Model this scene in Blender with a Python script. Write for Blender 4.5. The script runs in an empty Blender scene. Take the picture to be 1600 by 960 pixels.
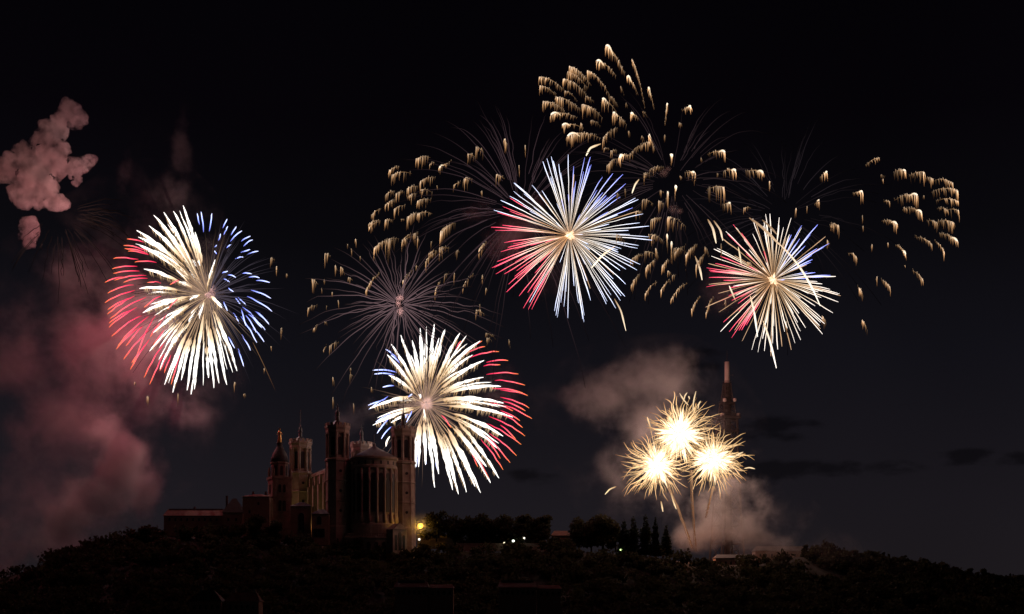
import bpy, bmesh, math, random
import numpy as np
from mathutils import Vector, Matrix, noise

random.seed(11)
rng = np.random.default_rng(11)
S = bpy.context.scene
COL = S.collection
PI = math.pi

# ------------------------------------------------------------------ camera
CZ = 60.0                       # camera height above the river
KPX = 0.36 / 850.0              # tangent of one photograph pixel
HOR = 970.0                     # photograph row of the horizon

def P(px, py, D):
    """point at distance D in the direction of a photograph pixel"""
    return Vector(((px - 800.0) * KPX * D, D, CZ + (HOR - py) * KPX * D))

cam = bpy.data.cameras.new('camera')
cam.sensor_width = 36.0
cam.lens = 36.0 / (1600 * KPX)
cam.shift_y = (HOR - 480.0) / 1600.0
cam.clip_start = 1.0
cam.clip_end = 20000.0
cam_o = bpy.data.objects.new('camera', cam)
cam_o.location = (0, 0, CZ)
cam_o.rotation_euler = (PI / 2, 0, 0)
COL.objects.link(cam_o)
S.camera = cam_o

S.view_settings.view_transform = 'Standard'
S.view_settings.look = 'None'
S.view_settings.exposure = 0.0
S.view_settings.gamma = 1.0
S.cycles.max_bounces = 4
S.cycles.diffuse_bounces = 1
S.cycles.glossy_bounces = 1
S.cycles.volume_bounces = 1
S.cycles.transparent_max_bounces = 16
S.cycles.volume_step_rate = 0.35
S.cycles.volume_max_steps = 256
S.cycles.use_denoising = True

# ------------------------------------------------------------------ night sky
class N:
    """small helper for node trees"""
    def __init__(s, tree):
        s.t = tree; s.n = tree.nodes; s.l = tree.links
    def new(s, typ, **kw):
        n = s.n.new(typ)
        for k, v in kw.items(): setattr(n, k, v)
        return n
    def put(s, sock, v):
        if hasattr(v, 'default_value') or hasattr(v, 'is_linked'): s.l.new(v, sock)
        else: sock.default_value = v
    def math(s, op, a, b=None, c=None, clamp=False):
        n = s.new('ShaderNodeMath', operation=op, use_clamp=clamp)
        s.put(n.inputs[0], a)
        if b is not None: s.put(n.inputs[1], b)
        if c is not None: s.put(n.inputs[2], c)
        return n.outputs[0]
    def vmath(s, op, a, b=None, out=0):
        n = s.new('ShaderNodeVectorMath', operation=op)
        s.put(n.inputs[0], a)
        if b is not None: s.put(n.inputs[1], b)
        return n.outputs[out]
    def ramp(s, fac, stops, interp='LINEAR'):
        n = s.new('ShaderNodeValToRGB')
        cr = n.color_ramp; cr.interpolation = interp
        while len(cr.elements) < len(stops): cr.elements.new(0.5)
        for e, (p, c) in zip(cr.elements, stops):
            e.position = p
            e.color = c if len(c) == 4 else (*c, 1)
        s.put(n.inputs[0], fac)
        return n.outputs[0]
    def maprange(s, v, a, b, c=0.0, d=1.0, smooth=True):
        n = s.new('ShaderNodeMapRange', interpolation_type='SMOOTHSTEP' if smooth else 'LINEAR')
        s.put(n.inputs[0], v)
        for i, x in enumerate((a, b, c, d)): n.inputs[i + 1].default_value = x
        return n.outputs[0]

def lin(c):
    c = c / 255.0
    return c / 12.92 if c <= 0.04045 else ((c + 0.055) / 1.055) ** 2.4
def L(r, g, b): return (lin(r), lin(g), lin(b))

W = bpy.data.worlds.new('World')
S.world = W
W.use_nodes = True
W.node_tree.nodes.clear()
n = N(W.node_tree)
tc = n.new('ShaderNodeTexCoord')
sep = n.new('ShaderNodeSeparateXYZ'); n.l.new(tc.outputs['Generated'], sep.inputs[0])
x_, y_, z_ = sep.outputs
h_ = n.math('MAXIMUM', n.math('SQRT', n.math('ADD', n.math('MULTIPLY', x_, x_), n.math('MULTIPLY', y_, y_))), 0.001)
tt = n.math('DIVIDE', z_, h_)                    # tangent of the elevation
ss = n.math('DIVIDE', x_, n.math('MAXIMUM', y_, 0.001))
ty = n.math('MULTIPLY', tt, 2.0, clamp=True)
skyc = n.ramp(ty, [(0.0, L(33, 29, 32)), (0.16, L(29, 26, 31)), (0.34, L(20, 19, 25)), (0.5, L(11, 10, 14)), (0.66, L(6, 4, 8)), (0.85, L(4, 3, 6)), (1.0, L(3, 2, 4))])
nz = n.new('ShaderNodeTexNoise', noise_dimensions='3D')
nz.inputs['Scale'].default_value = 1.0; nz.inputs['Detail'].default_value = 6
comb = n.new('ShaderNodeCombineXYZ')
n.put(comb.inputs[0], n.math('MULTIPLY', ss, 38.0)); n.put(comb.inputs[1], n.math('MULTIPLY', tt, 95.0))
n.l.new(comb.outputs[0], nz.inputs['Vector'])
cl = None
for px, py, rx, ry in ((1215, 742, 95, 22), (1300, 738, 60, 16), (1395, 738, 60, 12), (1510, 726, 75, 14), (1580, 730, 40, 12), (1205, 678, 60, 24), (1250, 672, 40, 12), (1100, 565, 50, 22), (830, 745, 44, 14)):
    a = n.math('MULTIPLY', n.math('SUBTRACT', ss, (px - 800) * KPX), 1 / (rx * KPX))
    b = n.math('MULTIPLY', n.math('SUBTRACT', tt, (HOR - py) * KPX), 1 / (ry * KPX))
    d = n.math('SQRT', n.math('ADD', n.math('MULTIPLY', a, a), n.math('MULTIPLY', b, b)))
    g = n.maprange(d, 1.4, 0.1)
    cl = g if cl is None else n.math('MAXIMUM', cl, g)
cl = n.math('MULTIPLY', cl, 1.0)
nm = n.maprange(n.math('ADD', nz.outputs[0], n.math('MULTIPLY', cl, 0.22)), 0.50, 0.78)
fade = n.math('SUBTRACT', 1.0, n.math('MULTIPLY', n.math('MULTIPLY', nm, n.maprange(cl, 0.0, 0.55)), 0.5))
haze_n = n.new('ShaderNodeTexNoise'); haze_n.inputs['Scale'].default_value = 3.0; haze_n.inputs['Detail'].default_value = 3
n.l.new(tc.outputs['Generated'], haze_n.inputs['Vector'])
fade = n.math('MULTIPLY', fade, n.maprange(haze_n.outputs[0], 0.3, 0.7, 0.85, 1.1))
bg = n.new('ShaderNodeBackground')
mixc = n.vmath('SCALE', skyc)
mixc.node.inputs['Scale'].default_value = 1.0
n.l.new(fade, mixc.node.inputs['Scale'])
n.l.new(mixc, bg.inputs['Color'])
bg.inputs['Strength'].default_value = 0.88
wo = n.new('ShaderNodeOutputWorld'); n.l.new(bg.outputs[0], wo.inputs[0])

# ------------------------------------------------------------------ materials
def mat_base(name):
    m = bpy.data.materials.new(name); m.use_nodes = True; m.node_tree.nodes.clear()
    return m, N(m.node_tree)

def solid(name, col, rough=0.8, var=0.25, scale=0.5, metal=0.0):
    """matte procedural material whose colour wanders a little"""
    m, n = mat_base(name)
    tc = n.new('ShaderNodeTexCoord')
    nz = n.new('ShaderNodeTexNoise'); nz.inputs['Scale'].default_value = scale; nz.inputs['Detail'].default_value = 5
    n.l.new(tc.outputs['Object'], nz.inputs['Vector'])
    c = n.ramp(nz.outputs[0], [(0.3, tuple(x * (1 - var) for x in col)), (0.7, tuple(min(1, x * (1 + var)) for x in col))])
    b = n.new('ShaderNodeBsdfPrincipled'); n.l.new(c, b.inputs['Base Color'])
    b.inputs['Roughness'].default_value = rough; b.inputs['Metallic'].default_value = metal
    o = n.new('ShaderNodeOutputMaterial'); n.l.new(b.outputs[0], o.inputs[0])
    return m

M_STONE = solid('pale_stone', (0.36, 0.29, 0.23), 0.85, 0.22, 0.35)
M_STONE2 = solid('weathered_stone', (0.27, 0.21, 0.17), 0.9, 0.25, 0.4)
M_PLASTER = solid('ochre_plaster', (0.34, 0.22, 0.16), 0.9, 0.15, 0.3)
M_ROOF = solid('clay_tiles', (0.14, 0.06, 0.04), 0.9, 0.3, 0.8)
M_SLATE = solid('dark_slate', (0.05, 0.045, 0.045), 0.7, 0.3, 0.6)
M_LEAD = solid('pale_zinc', (0.13, 0.12, 0.12), 0.6, 0.2, 0.6)
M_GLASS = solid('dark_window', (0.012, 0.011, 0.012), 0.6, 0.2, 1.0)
M_GOLD = solid('gilding', (0.75, 0.42, 0.10), 0.35, 0.1, 1.0, 0.6)
M_STEEL = solid('red_brown_steel', (0.06, 0.04, 0.035), 0.6, 0.2, 0.3)
M_MAST = solid('pale_mast_cover', (0.8, 0.6, 0.52), 0.6, 0.08, 0.3)
M_IRON = solid('dark_iron', (0.04, 0.04, 0.04), 0.5, 0.2, 1.0)
M_SOIL = solid('hill_soil', (0.014, 0.012, 0.009), 0.95, 0.35, 0.05)
M_LEAF = solid('foliage', (0.042, 0.042, 0.022), 0.8, 0.35, 0.25)
M_LEAF2 = solid('dark_conifer_needles', (0.018, 0.026, 0.015), 0.8, 0.4, 0.25)
def leafy(m):
    n = N(m.node_tree); b = [x for x in n.n if x.type == 'BSDF_PRINCIPLED'][0]; o = [x for x in n.n if x.type == 'OUTPUT_MATERIAL'][0]
    t = n.new('ShaderNodeBsdfTranslucent'); mx = n.new('ShaderNodeMixShader'); mx.inputs[0].default_value = .45
    n.l.new(b.inputs['Base Color'].links[0].from_socket, t.inputs['Color'])
    b.inputs['Specular IOR Level'].default_value = .15
    n.l.new(b.outputs[0], mx.inputs[1]); n.l.new(t.outputs[0], mx.inputs[2]); n.l.new(mx.outputs[0], o.inputs[0])
leafy(M_LEAF); leafy(M_LEAF2)
M_BARK = solid('bark', (0.06, 0.045, 0.035), 0.9, 0.3, 1.0)

def glow_material(name):
    """burning stars: colour and brightness come from the piece itself"""
    m, n = mat_base(name)
    a = n.new('ShaderNodeAttribute'); a.attribute_name = 'glow'
    e = n.new('ShaderNodeEmission'); n.l.new(a.outputs['Color'], e.inputs['Color'])
    o = n.new('ShaderNodeOutputMaterial'); n.l.new(e.outputs[0], o.inputs[0])
    m.cycles.emission_sampling = 'NONE'
    return m
M_GLOW = glow_material('burning_sparks')

def lamp_material(name, col, strength):
    m, n = mat_base(name)
    e = n.new('ShaderNodeEmission'); e.inputs['Color'].default_value = (*col, 1); e.inputs['Strength'].default_value = strength
    o = n.new('ShaderNodeOutputMaterial'); n.l.new(e.outputs[0], o.inputs[0])
    m.cycles.emission_sampling = 'NONE'
    return m

# ------------------------------------------------------------------ object helpers
def tag(o, label=None, cat=None, group=None, kind=None):
    if label: o['label'] = label
    if cat: o['category'] = cat
    if group: o['group'] = group
    if kind: o['kind'] = kind
    return o

def empty(name, loc, label, cat, group=None, rz=0.0):
    o = bpy.data.objects.new(name, None); COL.objects.link(o)
    o.location = loc; o.rotation_euler = (0, 0, rz); o.empty_display_size = 1
    return tag(o, label, cat, group)

def link(name, me, mat=None, parent=None, loc=None):
    o = bpy.data.objects.new(name, me); COL.objects.link(o)
    if mat is not None and not me.materials: me.materials.append(mat)
    if parent is not None: o.parent = parent
    if loc is not None: o.location = loc
    return o

def copy_tree(o, parent=None):
    c = o.copy(); COL.objects.link(c); c.parent = parent
    for ch in list(o.children): copy_tree(ch, c)
    return c

class MB:
    """collects plain shapes into one mesh"""
    def __init__(s): s.v = []; s.f = []
    def add(s, vs, fs):
        b = len(s.v); s.v += [tuple(v) for v in vs]; s.f += [tuple(i + b for i in f) for f in fs]; return s
    def box(s, x0, x1, y0, y1, z0, z1):
        vs = [(x, y, z) for z in (z0, z1) for (x, y) in ((x0, y0), (x1, y0), (x1, y1), (x0, y1))]
        return s.add(vs, [(3, 2, 1, 0), (4, 5, 6, 7), (0, 1, 5, 4), (1, 2, 6, 5), (2, 3, 7, 6), (3, 0, 4, 7)])
    def obox(s, c, ang, hx, hy, z0, z1):
        ca, sa = math.cos(ang), math.sin(ang)
        vs = []
        for z in (z0, z1):
            for (x, y) in ((-hx, -hy), (hx, -hy), (hx, hy), (-hx, hy)):
                vs.append((c[0] + x * ca - y * sa, c[1] + x * sa + y * ca, z))
        return s.add(vs, [(3, 2, 1, 0), (4, 5, 6, 7), (0, 1, 5, 4), (1, 2, 6, 5), (2, 3, 7, 6), (3, 0, 4, 7)])
    def lathe(s, cx, cy, prof, k=8, a0=0.0, arc=2 * PI):
        """prof: [(r, z)...] bottom to top; full turn is capped"""
        full = arc > 2 * PI - 1e-6
        m = k if full else k + 1
        vs = []
        for r, z in prof:
            for i in range(m):
                a = a0 + arc * i / k
                vs.append((cx + r * math.cos(a), cy + r * math.sin(a), z))
        fs = []
        for j in range(len(prof) - 1):
            for i in range(k):
                i2 = (i + 1) % m if full else i + 1
                fs.append((j * m + i, j * m + i2, (j + 1) * m + i2, (j + 1) * m + i))
        if full:
            fs.append(tuple(reversed(range(m)))); fs.append(tuple((len(prof) - 1) * m + i for i in range(m)))
        return s.add(vs, fs)
    def bar(s, a, b, r, k=4, r2=None):
        a = Vector(a); b = Vector(b); d = (b - a).normalized()
        u = d.cross(Vector((0, 0, 1)))
        if u.length < 1e-3: u = Vector((1, 0, 0))
        u.normalize(); w = d.cross(u); r2 = r if r2 is None else r2
        vs = []
        for p, q in ((a, r), (b, r2)):
            for i in range(k):
                t = 2 * PI * (i + .5) / k
                vs.append(p + (u * math.cos(t) + w * math.sin(t)) * q)
        fs = [(i, (i + 1) % k, k + (i + 1) % k, k + i) for i in range(k)]
        fs += [tuple(reversed(range(k))), tuple(range(k, 2 * k))]
        return s.add(vs, fs)
    def gable(s, x0, x1, y0, y1, z0, z1, hip=0.0, over=0.3):
        """roof with its ridge along x, hipped by HIP metres at each end"""
        x0 -= over; x1 += over; y0 -= over; y1 += over; ym = (y0 + y1) / 2
        vs = [(x0, y0, z0), (x1, y0, z0), (x1, y1, z0), (x0, y1, z0), (x0 + hip, ym, z1), (x1 - hip, ym, z1)]
        return s.add(vs, [(3, 2, 1, 0), (0, 1, 5, 4), (2, 3, 4, 5), (1, 2, 5), (3, 0, 4)])
    def arch_panel(s, c, ang, w, z0, z1, t, seg=6):
        """solid round-headed panel; ANG is the way its face looks"""
        nx, ny = math.cos(ang), math.sin(ang); tx, ty = -ny, nx
        pts = [(-w / 2, z0), (w / 2, z0)]
        for i in range(seg + 1):
            a = PI * i / seg
            pts.append((w / 2 * math.cos(a), z1 - w / 2 + w / 2 * math.sin(a)))
        m = len(pts)
        vs = [(c[0] + tx * u + nx * q, c[1] + ty * u + ny * q, z) for q in (-t / 2, t / 2) for (u, z) in pts]
        fs = [tuple(reversed(range(m))), tuple(range(m, 2 * m))] + [(i, (i + 1) % m, m + (i + 1) % m, m + i) for i in range(m)]
        return s.add(vs, fs)
    def build(s, name, mat, parent=None, smooth=False):
        me = bpy.data.meshes.new(name); me.from_pydata(s.v, [], s.f); me.validate()
        bm = bmesh.new(); bm.from_mesh(me); bmesh.ops.recalc_face_normals(bm, faces=bm.faces); bm.to_mesh(me); bm.free()
        if smooth: me.polygons.foreach_set('use_smooth', [True] * len(me.polygons))
        return link(name, me, mat, parent)

# ------------------------------------------------------------------ tubes of light
class Tubes:
    """glowing trails gathered into one mesh, colour stored per point"""
    def __init__(s): s.v = []; s.f = []; s.c = []; s.nv = 0
    def add(s, pts, rad, col, k=5):
        pts = np.asarray(pts, float); m = len(pts)
        rad = np.broadcast_to(np.asarray(rad, float), (m,)); col = np.asarray(col, float)
        if col.ndim == 1: col = np.repeat(col[None], m, 0)
        d = np.gradient(pts, axis=0); d /= np.linalg.norm(d, axis=1)[:, None] + 1e-9
        ref = np.where(np.abs(d[:, 1:2]) > 0.9, np.array([[1.0, 0, 0]]), np.array([[0, 1.0, 0]]))
        u = np.cross(d, ref); u /= np.linalg.norm(u, axis=1)[:, None] + 1e-9
        w = np.cross(d, u)
        a = 2 * PI * np.arange(k) / k
        ring = pts[:, None] + rad[:, None, None] * (u[:, None] * np.cos(a)[None, :, None] + w[:, None] * np.sin(a)[None, :, None])
        s.v.append(ring.reshape(-1, 3)); s.c.append(np.repeat(col, k, 0))
        i = np.arange(k); j = (i + 1) % k
        base = s.nv
        for q in range(m - 1):
            s.f += [(base + q * k + x, base + q * k + y, base + (q + 1) * k + y, base + (q + 1) * k + x) for x, y in zip(i, j)]
        s.f += [tuple(base + i), tuple(base + (m - 1) * k + i[::-1])]
        s.nv += m * k
        return s
    def build(s, name, parent, origin):
        v = np.concatenate(s.v) - np.array(origin); c = np.concatenate(s.c)
        me = bpy.data.meshes.new(name); me.from_pydata(v.tolist(), [], s.f)
        at = me.color_attributes.new('glow', 'FLOAT_COLOR', 'POINT')
        at.data.foreach_set('color', np.c_[c, np.ones(len(c))].astype(np.float32).ravel())
        me.polygons.foreach_set('use_smooth', [True] * len(me.polygons))
        return link(name, me, M_GLOW, parent)

def point_light(name, loc, col, watts, parent=None, size=0.0):
    l = bpy.data.lights.new(name, 'POINT'); l.color = col; l.energy = watts; l.shadow_soft_size = size
    o = bpy.data.objects.new(name, l); COL.objects.link(o)
    if parent is not None:
        o.parent = parent; o.location = Vector(loc) - parent.location
    else: o.location = loc
    return o

# ================================================================== TERRAIN
RIDGE = [(-900, 960), (-300, 925), (0, 902), (60, 882), (120, 860), (180, 844), (250, 837), (380, 838), (450, 848), (520, 862), (570, 872), (640, 868), (700, 858), (860, 858), (1000, 868), (1060, 876), (1130, 880), (1200, 878), (1250, 868), (1300, 866), (1360, 878), (1420, 886), (1500, 900), (1600, 918), (1800, 945), (2600, 985)]
RX = [p[0] for p in RIDGE]; RY = [p[1] for p in RIDGE]
def ridge_py(px): return float(np.interp(px, RX, RY))
D_RIDGE = 825.0
def ground_z(x, y):
    px = 800 + x / (KPX * D_RIDGE)
    zr = (HOR - ridge_py(px)) * KPX * D_RIDGE
    if y < 420: h = -56.0
    elif y < D_RIDGE:
        t = (y - 420) / (D_RIDGE - 420); t = t ** 1.5
        h = -56 + (zr + 56) * t
    elif y < 1050: h = zr
    else: h = zr + (-56 - zr) * min(1.0, (y - 1050) / 900.0) ** 1.2
    h += 1.6 * noise.noise(Vector((x * 0.02, y * 0.02, 0))) * (1 if 450 < y < 1500 else 0)
    return CZ + h - 0.6
xs = np.concatenate([np.linspace(-9000, -700, 14), np.linspace(-640, 640, 129), np.linspace(700, 9000, 14)])
ys = np.concatenate([np.linspace(-400, 380, 8), np.linspace(420, 1060, 65), np.linspace(1100, 2000, 19), np.linspace(2400, 12000, 12)])
V = [(x, y, ground_z(x, y)) for y in ys for x in xs]
nx = len(xs)
F = [(j * nx + i, j * nx + i + 1, (j + 1) * nx + i + 1, (j + 1) * nx + i) for j in range(len(ys) - 1) for i in range(nx - 1)]
me = bpy.data.meshes.new('hill'); me.from_pydata(V, [], F); me.polygons.foreach_set('use_smooth', [True] * len(F))
tag(link('hill', me, M_SOIL), kind='structure')

# ================================================================== TREES
def leaf_cloud(centres, radii, count, size, seed):
    """many small leaf-clump faces spread through lumps of a crown"""
    r = np.random.default_rng(seed)
    centres = np.asarray(centres, float); radii = np.asarray(radii, float)
    w = radii[:, 0] * radii[:, 1] * radii[:, 2]; idx = r.choice(len(centres), count, p=w / w.sum())
    d = r.normal(size=(count, 3)); d /= np.linalg.norm(d, axis=1)[:, None]
    p = centres[idx] + d * radii[idx] * (r.random(count) ** 0.45)[:, None] * (0.85 + 0.3 * r.random(count))[:, None]
    a = r.normal(size=(count, 3)); a /= np.linalg.norm(a, axis=1)[:, None]
    b = np.cross(a, r.normal(size=(count, 3))); b /= np.linalg.norm(b, axis=1)[:, None] + 1e-9
    sz = size * (0.5 + r.random(count))[:, None]
    q = np.stack([p + a * sz, p + b * sz * 0.7, p - a * sz, p - b * sz * 0.7], 1)
    return q.reshape(-1, 3)

def quads_mesh(name, v):
    me = bpy.data.meshes.new(name)
    k = len(v) // 4
    me.from_pydata(v.tolist(), [], [(4 * i, 4 * i + 1, 4 * i + 2, 4 * i + 3) for i in range(k)])
    return me

def round_tree_proto(seed, h=15.0, w=12.0):
    r = random.Random(seed)
    cs = []; rs = []
    for i in range(17):
        a = r.uniform(0, 2 * PI); z = r.uniform(0.07, 0.84) * h
        q = r.uniform(0.0, 0.36) * w * (1.0 if z < .6 * h else .72)
        cs.append((q * math.cos(a), q * math.sin(a), z)); e = r.uniform(0.14, 0.24) * w
        rs.append((e, e, e * 0.85))
    crown = quads_mesh('crown', leaf_cloud(cs, rs, 3000, 0.55, seed))
    t = MB(); t.bar((0, 0, -2), (0, 0, h * 0.45), 0.42, 7, 0.25)
    for i in range(5):
        a = i * 2 * PI / 5 + r.random(); t.bar((0, 0, h * r.uniform(.25, .42)), (w * .27 * math.cos(a), w * .27 * math.sin(a), h * r.uniform(.5, .72)), 0.18, 5, 0.06)
    return crown, t

def conifer_proto(seed, h=20.0, w=8.0):
    r = random.Random(seed); cs = []; rs = []
    tiers = 12
    for i in range(tiers):
        f = i / (tiers - 1); rad = ((1 - f) ** 0.8 * w * 0.5 + 0.25) * r.uniform(.75, 1.2)
        for k in range(6):
            a = k * PI / 3 + r.random()
            cs.append((rad * .55 * math.cos(a), rad * .55 * math.sin(a), h * (0.14 + 0.84 * f) - rad * .15)); rs.append((rad * .5, rad * .5, h * 0.055))
    crown = quads_mesh('crown', leaf_cloud(cs, rs, 2600, 0.45, seed))
    t = MB(); t.bar((0, 0, -2), (0, 0, h * 0.97), 0.35, 6, 0.05)
    return crown, t

def make_tree(name, proto, mat, label, cat, group):
    crown, t = proto
    o = empty(name, (0, 0, 0), label, cat, group)
    link('crown', crown, mat, o); t.build('trunk', M_BARK, o)
    return o
ROUND = [make_tree('leafy_tree', round_tree_proto(40 + i, 15, 12 + i), M_LEAF, 'dark rounded leafy tree', 'tree', None) for i in range(4)]
CONIF = [make_tree('conifer_tree', conifer_proto(80 + i, 20, 7 + 1.5 * i), M_LEAF2, 'dark pointed conifer', 'conifer', None) for i in range(3)]
used = set()
def put_tree(protos, px, py_top, py_base, D, label, group, wide=None):
    """tree whose crown top and foot are seen at the given rows"""
    i = random.randrange(len(protos)); p = protos[i]
    o = p if p.name not in used else copy_tree(p)
    used.add(p.name)
    a = P(px, py_base, D); H = (py_base - py_top) * KPX * D
    s = H / (15.0 * .97 if protos is ROUND else 20.0)
    o.location = a; sx = s if wide is None else wide * KPX * D / 12.0
    o.scale = (sx, sx, s); o.rotation_euler = (0, 0, random.uniform(0, 6.28))
    tag(o, label, None, group)
    return o

TER = 'trees of the terrace beside the basilica'
put_tree(ROUND, 682, 797, 841, 843, 'rounded tree standing alone right beside the glowing yellow street lamp', TER, 42)
for px, top, w, lab in ((722, 803, 50, 'leafy tree at the left end of the long dark row on the terrace'),
                        (752, 801, 54, 'leafy tree second from the lamp end of the long terrace row'),
                        (786, 803, 54, 'leafy tree in the long terrace row right above the pair of small white lamps'),
                        (818, 801, 54, 'leafy tree in the long terrace row standing over the highest small white lamp'),
                        (850, 802, 50, 'leafy tree at the right end of the long terrace row by the red-roofed house'),
                        (905, 808, 50, 'rounded tree just right of the small red-roofed house'),
                        (942, 802, 64, 'broadest rounded tree between the red-roofed house and the dark conifers')):
    put_tree(ROUND, px, top, 856, 842 + random.uniform(-5, 5), lab, TER, w)
for px, top, w, lab in ((737, 812, 40, 'lower tree tucked between the first two trees of the terrace row'), (769, 810, 40, 'lower tree in the terrace row above the dimmest white lamp'),
                        (835, 810, 38, 'lower tree filling the gap before the last tree of the terrace row'), (924, 812, 44, 'lower tree between the two rounded trees right of the red-roofed house'),
                        (962, 818, 40, 'low bushy tree just left of the conifers')):
    put_tree(ROUND, px, top, 858, 846 + random.uniform(-3, 5), lab, TER, w)
for px, top, lab in ((975, 810, 'slim conifer at the left end of the pointed clump'), (990, 806, 'conifer above the greenish garden lamp'),
                     (1009, 803, 'tallest conifer in the middle of the pointed clump'), (1024, 808, 'conifer second from the right end of the pointed clump'),
                     (1041, 818, 'short conifer at the right end of the clump beside the bright smoke')):
    put_tree(CONIF, px, top, 872, 830 + random.uniform(-5, 5), lab, 'conifers left of the launching smoke', 36)
RG = 'trees on the right-hand ridge'
for i in range(34):
    px = 1262 + i * 10.6 + random.uniform(-3, 3)
    b = ridge_py(px) + 2; t = random.uniform(11, 21) if i else 20
    put_tree(ROUND, px, b - t, b + 3, 825 + random.uniform(-8, 6), 'low dark tree in the unbroken tree line on the ridge sloping down to the right', RG, random.uniform(17, 26))
LG = 'trees on the slope below the basilica'
for px, top, base, w, lab in ((398, 803, 842, 40, 'dark tree in front of the square house left of the chapel tower'), (430, 812, 846, 36, 'dark tree at the foot of the chapel tower'),
                              (560, 838, 880, 44, 'dark bush-like tree at the foot of the round apse'), (480, 838, 878, 40, 'dark tree below the pair of small chapels'),
                              (660, 848, 884, 34, 'dark tree below the yellow street lamp'), (345, 824, 858, 40, 'dark tree below the low pavilion with the dark pointed roof'),
                              (290, 826, 856, 44, 'dark tree below the long low building'), (225, 822, 858, 46, 'dark tree at the edge of the reddish smoke left of the long building'),
                              (612, 862, 895, 36, 'dark tree below the crypt porch')):
    put_tree(ROUND, px, top, base, 822 + random.uniform(-6, 4), lab, LG, w)

# woods covering the slope, one dark mass
def woods():
    vs = []
    r = np.random.default_rng(5)
    k = 0
    while k < 1500:
        D = r.uniform(560, 826); px = r.uniform(-60, 1660)
        x = (px - 800) * KPX * D
        z = ground_z(x, D)
        py = HOR - (z - CZ) / (KPX * D)
        if py > 1010: continue
        k += 1
        e = r.uniform(3.0, 6.0)
        cs = [(x + r.uniform(-3, 3), D + r.uniform(-3, 3), z + e * 0.5 + r.uniform(0, 2.5)) for _ in range(4)]
        vs.append(leaf_cloud(cs, [(e * .8, e * .8, e * .6)] * 4, 110, 0.95, 1000 + k))
    v = np.concatenate(vs)
    tag(link('woods', quads_mesh('woods', v), M_LEAF), 'dark woods covering the hillside below the basilica', 'woods', kind='stuff')
woods()

# ================================================================== BASILICA
B_ANG = math.atan2(0.387, 0.922)
bas = empty('basilica', (-79.5, 850.0, CZ), 'pale stone basilica with four octagonal towers and a round apse on the dark hill', 'basilica', rz=B_ANG)
HW = 19.3          # half the spacing of the towers
LN = 80.0          # length from east to west towers
Z0 = 34.0

def wall_window(parent, c, ang, w, z0, z1, surround=0.35):
    """window with a stone surround standing proud of the wall and dark glass inside it"""
    nx, ny = math.cos(ang), math.sin(ang)
    f = MB().arch_panel((c[0] + nx * .05, c[1] + ny * .05), ang, w + 2 * surround, z0 - surround, z1 + surround, 0.30).build('window', M_STONE, parent)
    MB().arch_panel((c[0] + nx * .16, c[1] + ny * .16), ang, w, z0, z1, 0.24).build('pane', M_GLASS, f)

def basilica_tower(cx, cy, spire_z):
    A0 = PI / 8
    t = MB()
    t.lathe(cx, cy, [(7.2, Z0), (7.2, 52), (6.7, 53.0), (6.45, 88.2), (7.1, 88.8), (7.1, 89.8), (6.5, 90.4)], 8, A0)
    t.lathe(cx, cy, [(5.35, 90.0), (5.35, 104.2)], 8, A0)
    for i in range(8):                                           # corner piers of the belfry
        a = A0 + i * PI / 4
        t.lathe(cx + 5.75 * math.cos(a), cy + 5.75 * math.sin(a), [(0.95, 90.2), (0.85, 91.2), (0.8, 102.6), (1.05, 103.4), (1.05, 104.3)], 8)
    for z in (66.0, 77.5): t.lathe(cx, cy, [(6.5, z), (6.95, z + .3), (6.95, z + .8), (6.5, z + 1.0)], 8, A0)
    for i in range(8):                                           # pilasters on the shaft
        a = A0 + i * PI / 4
        t.lathe(cx + 6.3 * math.cos(a), cy + 6.3 * math.sin(a), [(0.55, 53.2), (0.5, 88.3)], 6)
    tw = t.build('tower', M_STONE, bas)
    c = MB()
    c.lathe(cx, cy, [(6.3, 104.0), (6.6, 104.8), (6.6, 106.0), (7.15, 107.2), (7.15, 108.4), (5.0, 108.5)], 8, A0)
    for i in range(16):
        a = A0 + i * PI / 8
        rr = 6.65 if i % 2 == 0 else 6.25
        c.obox((cx + rr * math.cos(a), cy + rr * math.sin(a)), a, 0.35, 0.75, 108.3, 109.9)
    c.build('crown', M_STONE, tw)
    s = MB()
    s.lathe(cx, cy, [(4.6, 108.45), (1.2, 111.5), (1.0, 114.0), (1.4, 114.4), (1.2, 116.2), (0.5, 117.5), (0.28, 119), (0.16, spire_z)], 8)
    s.box(cx - 1.0, cx + 1.0, cy - .12, cy + .12, spire_z - 2.2, spire_z - 1.9)
    s.build('spire', M_IRON, tw)
    for i in range(8):
        a = i * PI / 4
        rr = 5.35 * math.cos(PI / 8)
        wc = (cx + rr * math.cos(a), cy + rr * math.sin(a))
        tx, ty = -math.sin(a), math.cos(a)
        for sgn in (0,):
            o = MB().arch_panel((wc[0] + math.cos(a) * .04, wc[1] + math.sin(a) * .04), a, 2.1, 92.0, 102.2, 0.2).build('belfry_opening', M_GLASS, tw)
    for i in (6,):
        a = i * PI / 4
        for z in (83.0, 72.0, 61.0):
            rr = (6.55) * math.cos(PI / 8) 
            m = MB(); p = Vector((cx + rr * math.cos(a), cy + rr * math.sin(a), z)); q = p + Vector((math.cos(a), math.sin(a), 0)) * .22
            m.bar(p, q, 0.85, 12); m.build('round_window', M_GLASS, tw)
    return tw
basilica_tower(-HW, 0, 121.0)
basilica_tower(HW, 0, 127.0)
basilica_tower(-HW, LN, 128.0)
basilica_tower(HW, LN, 121.0)

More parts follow.
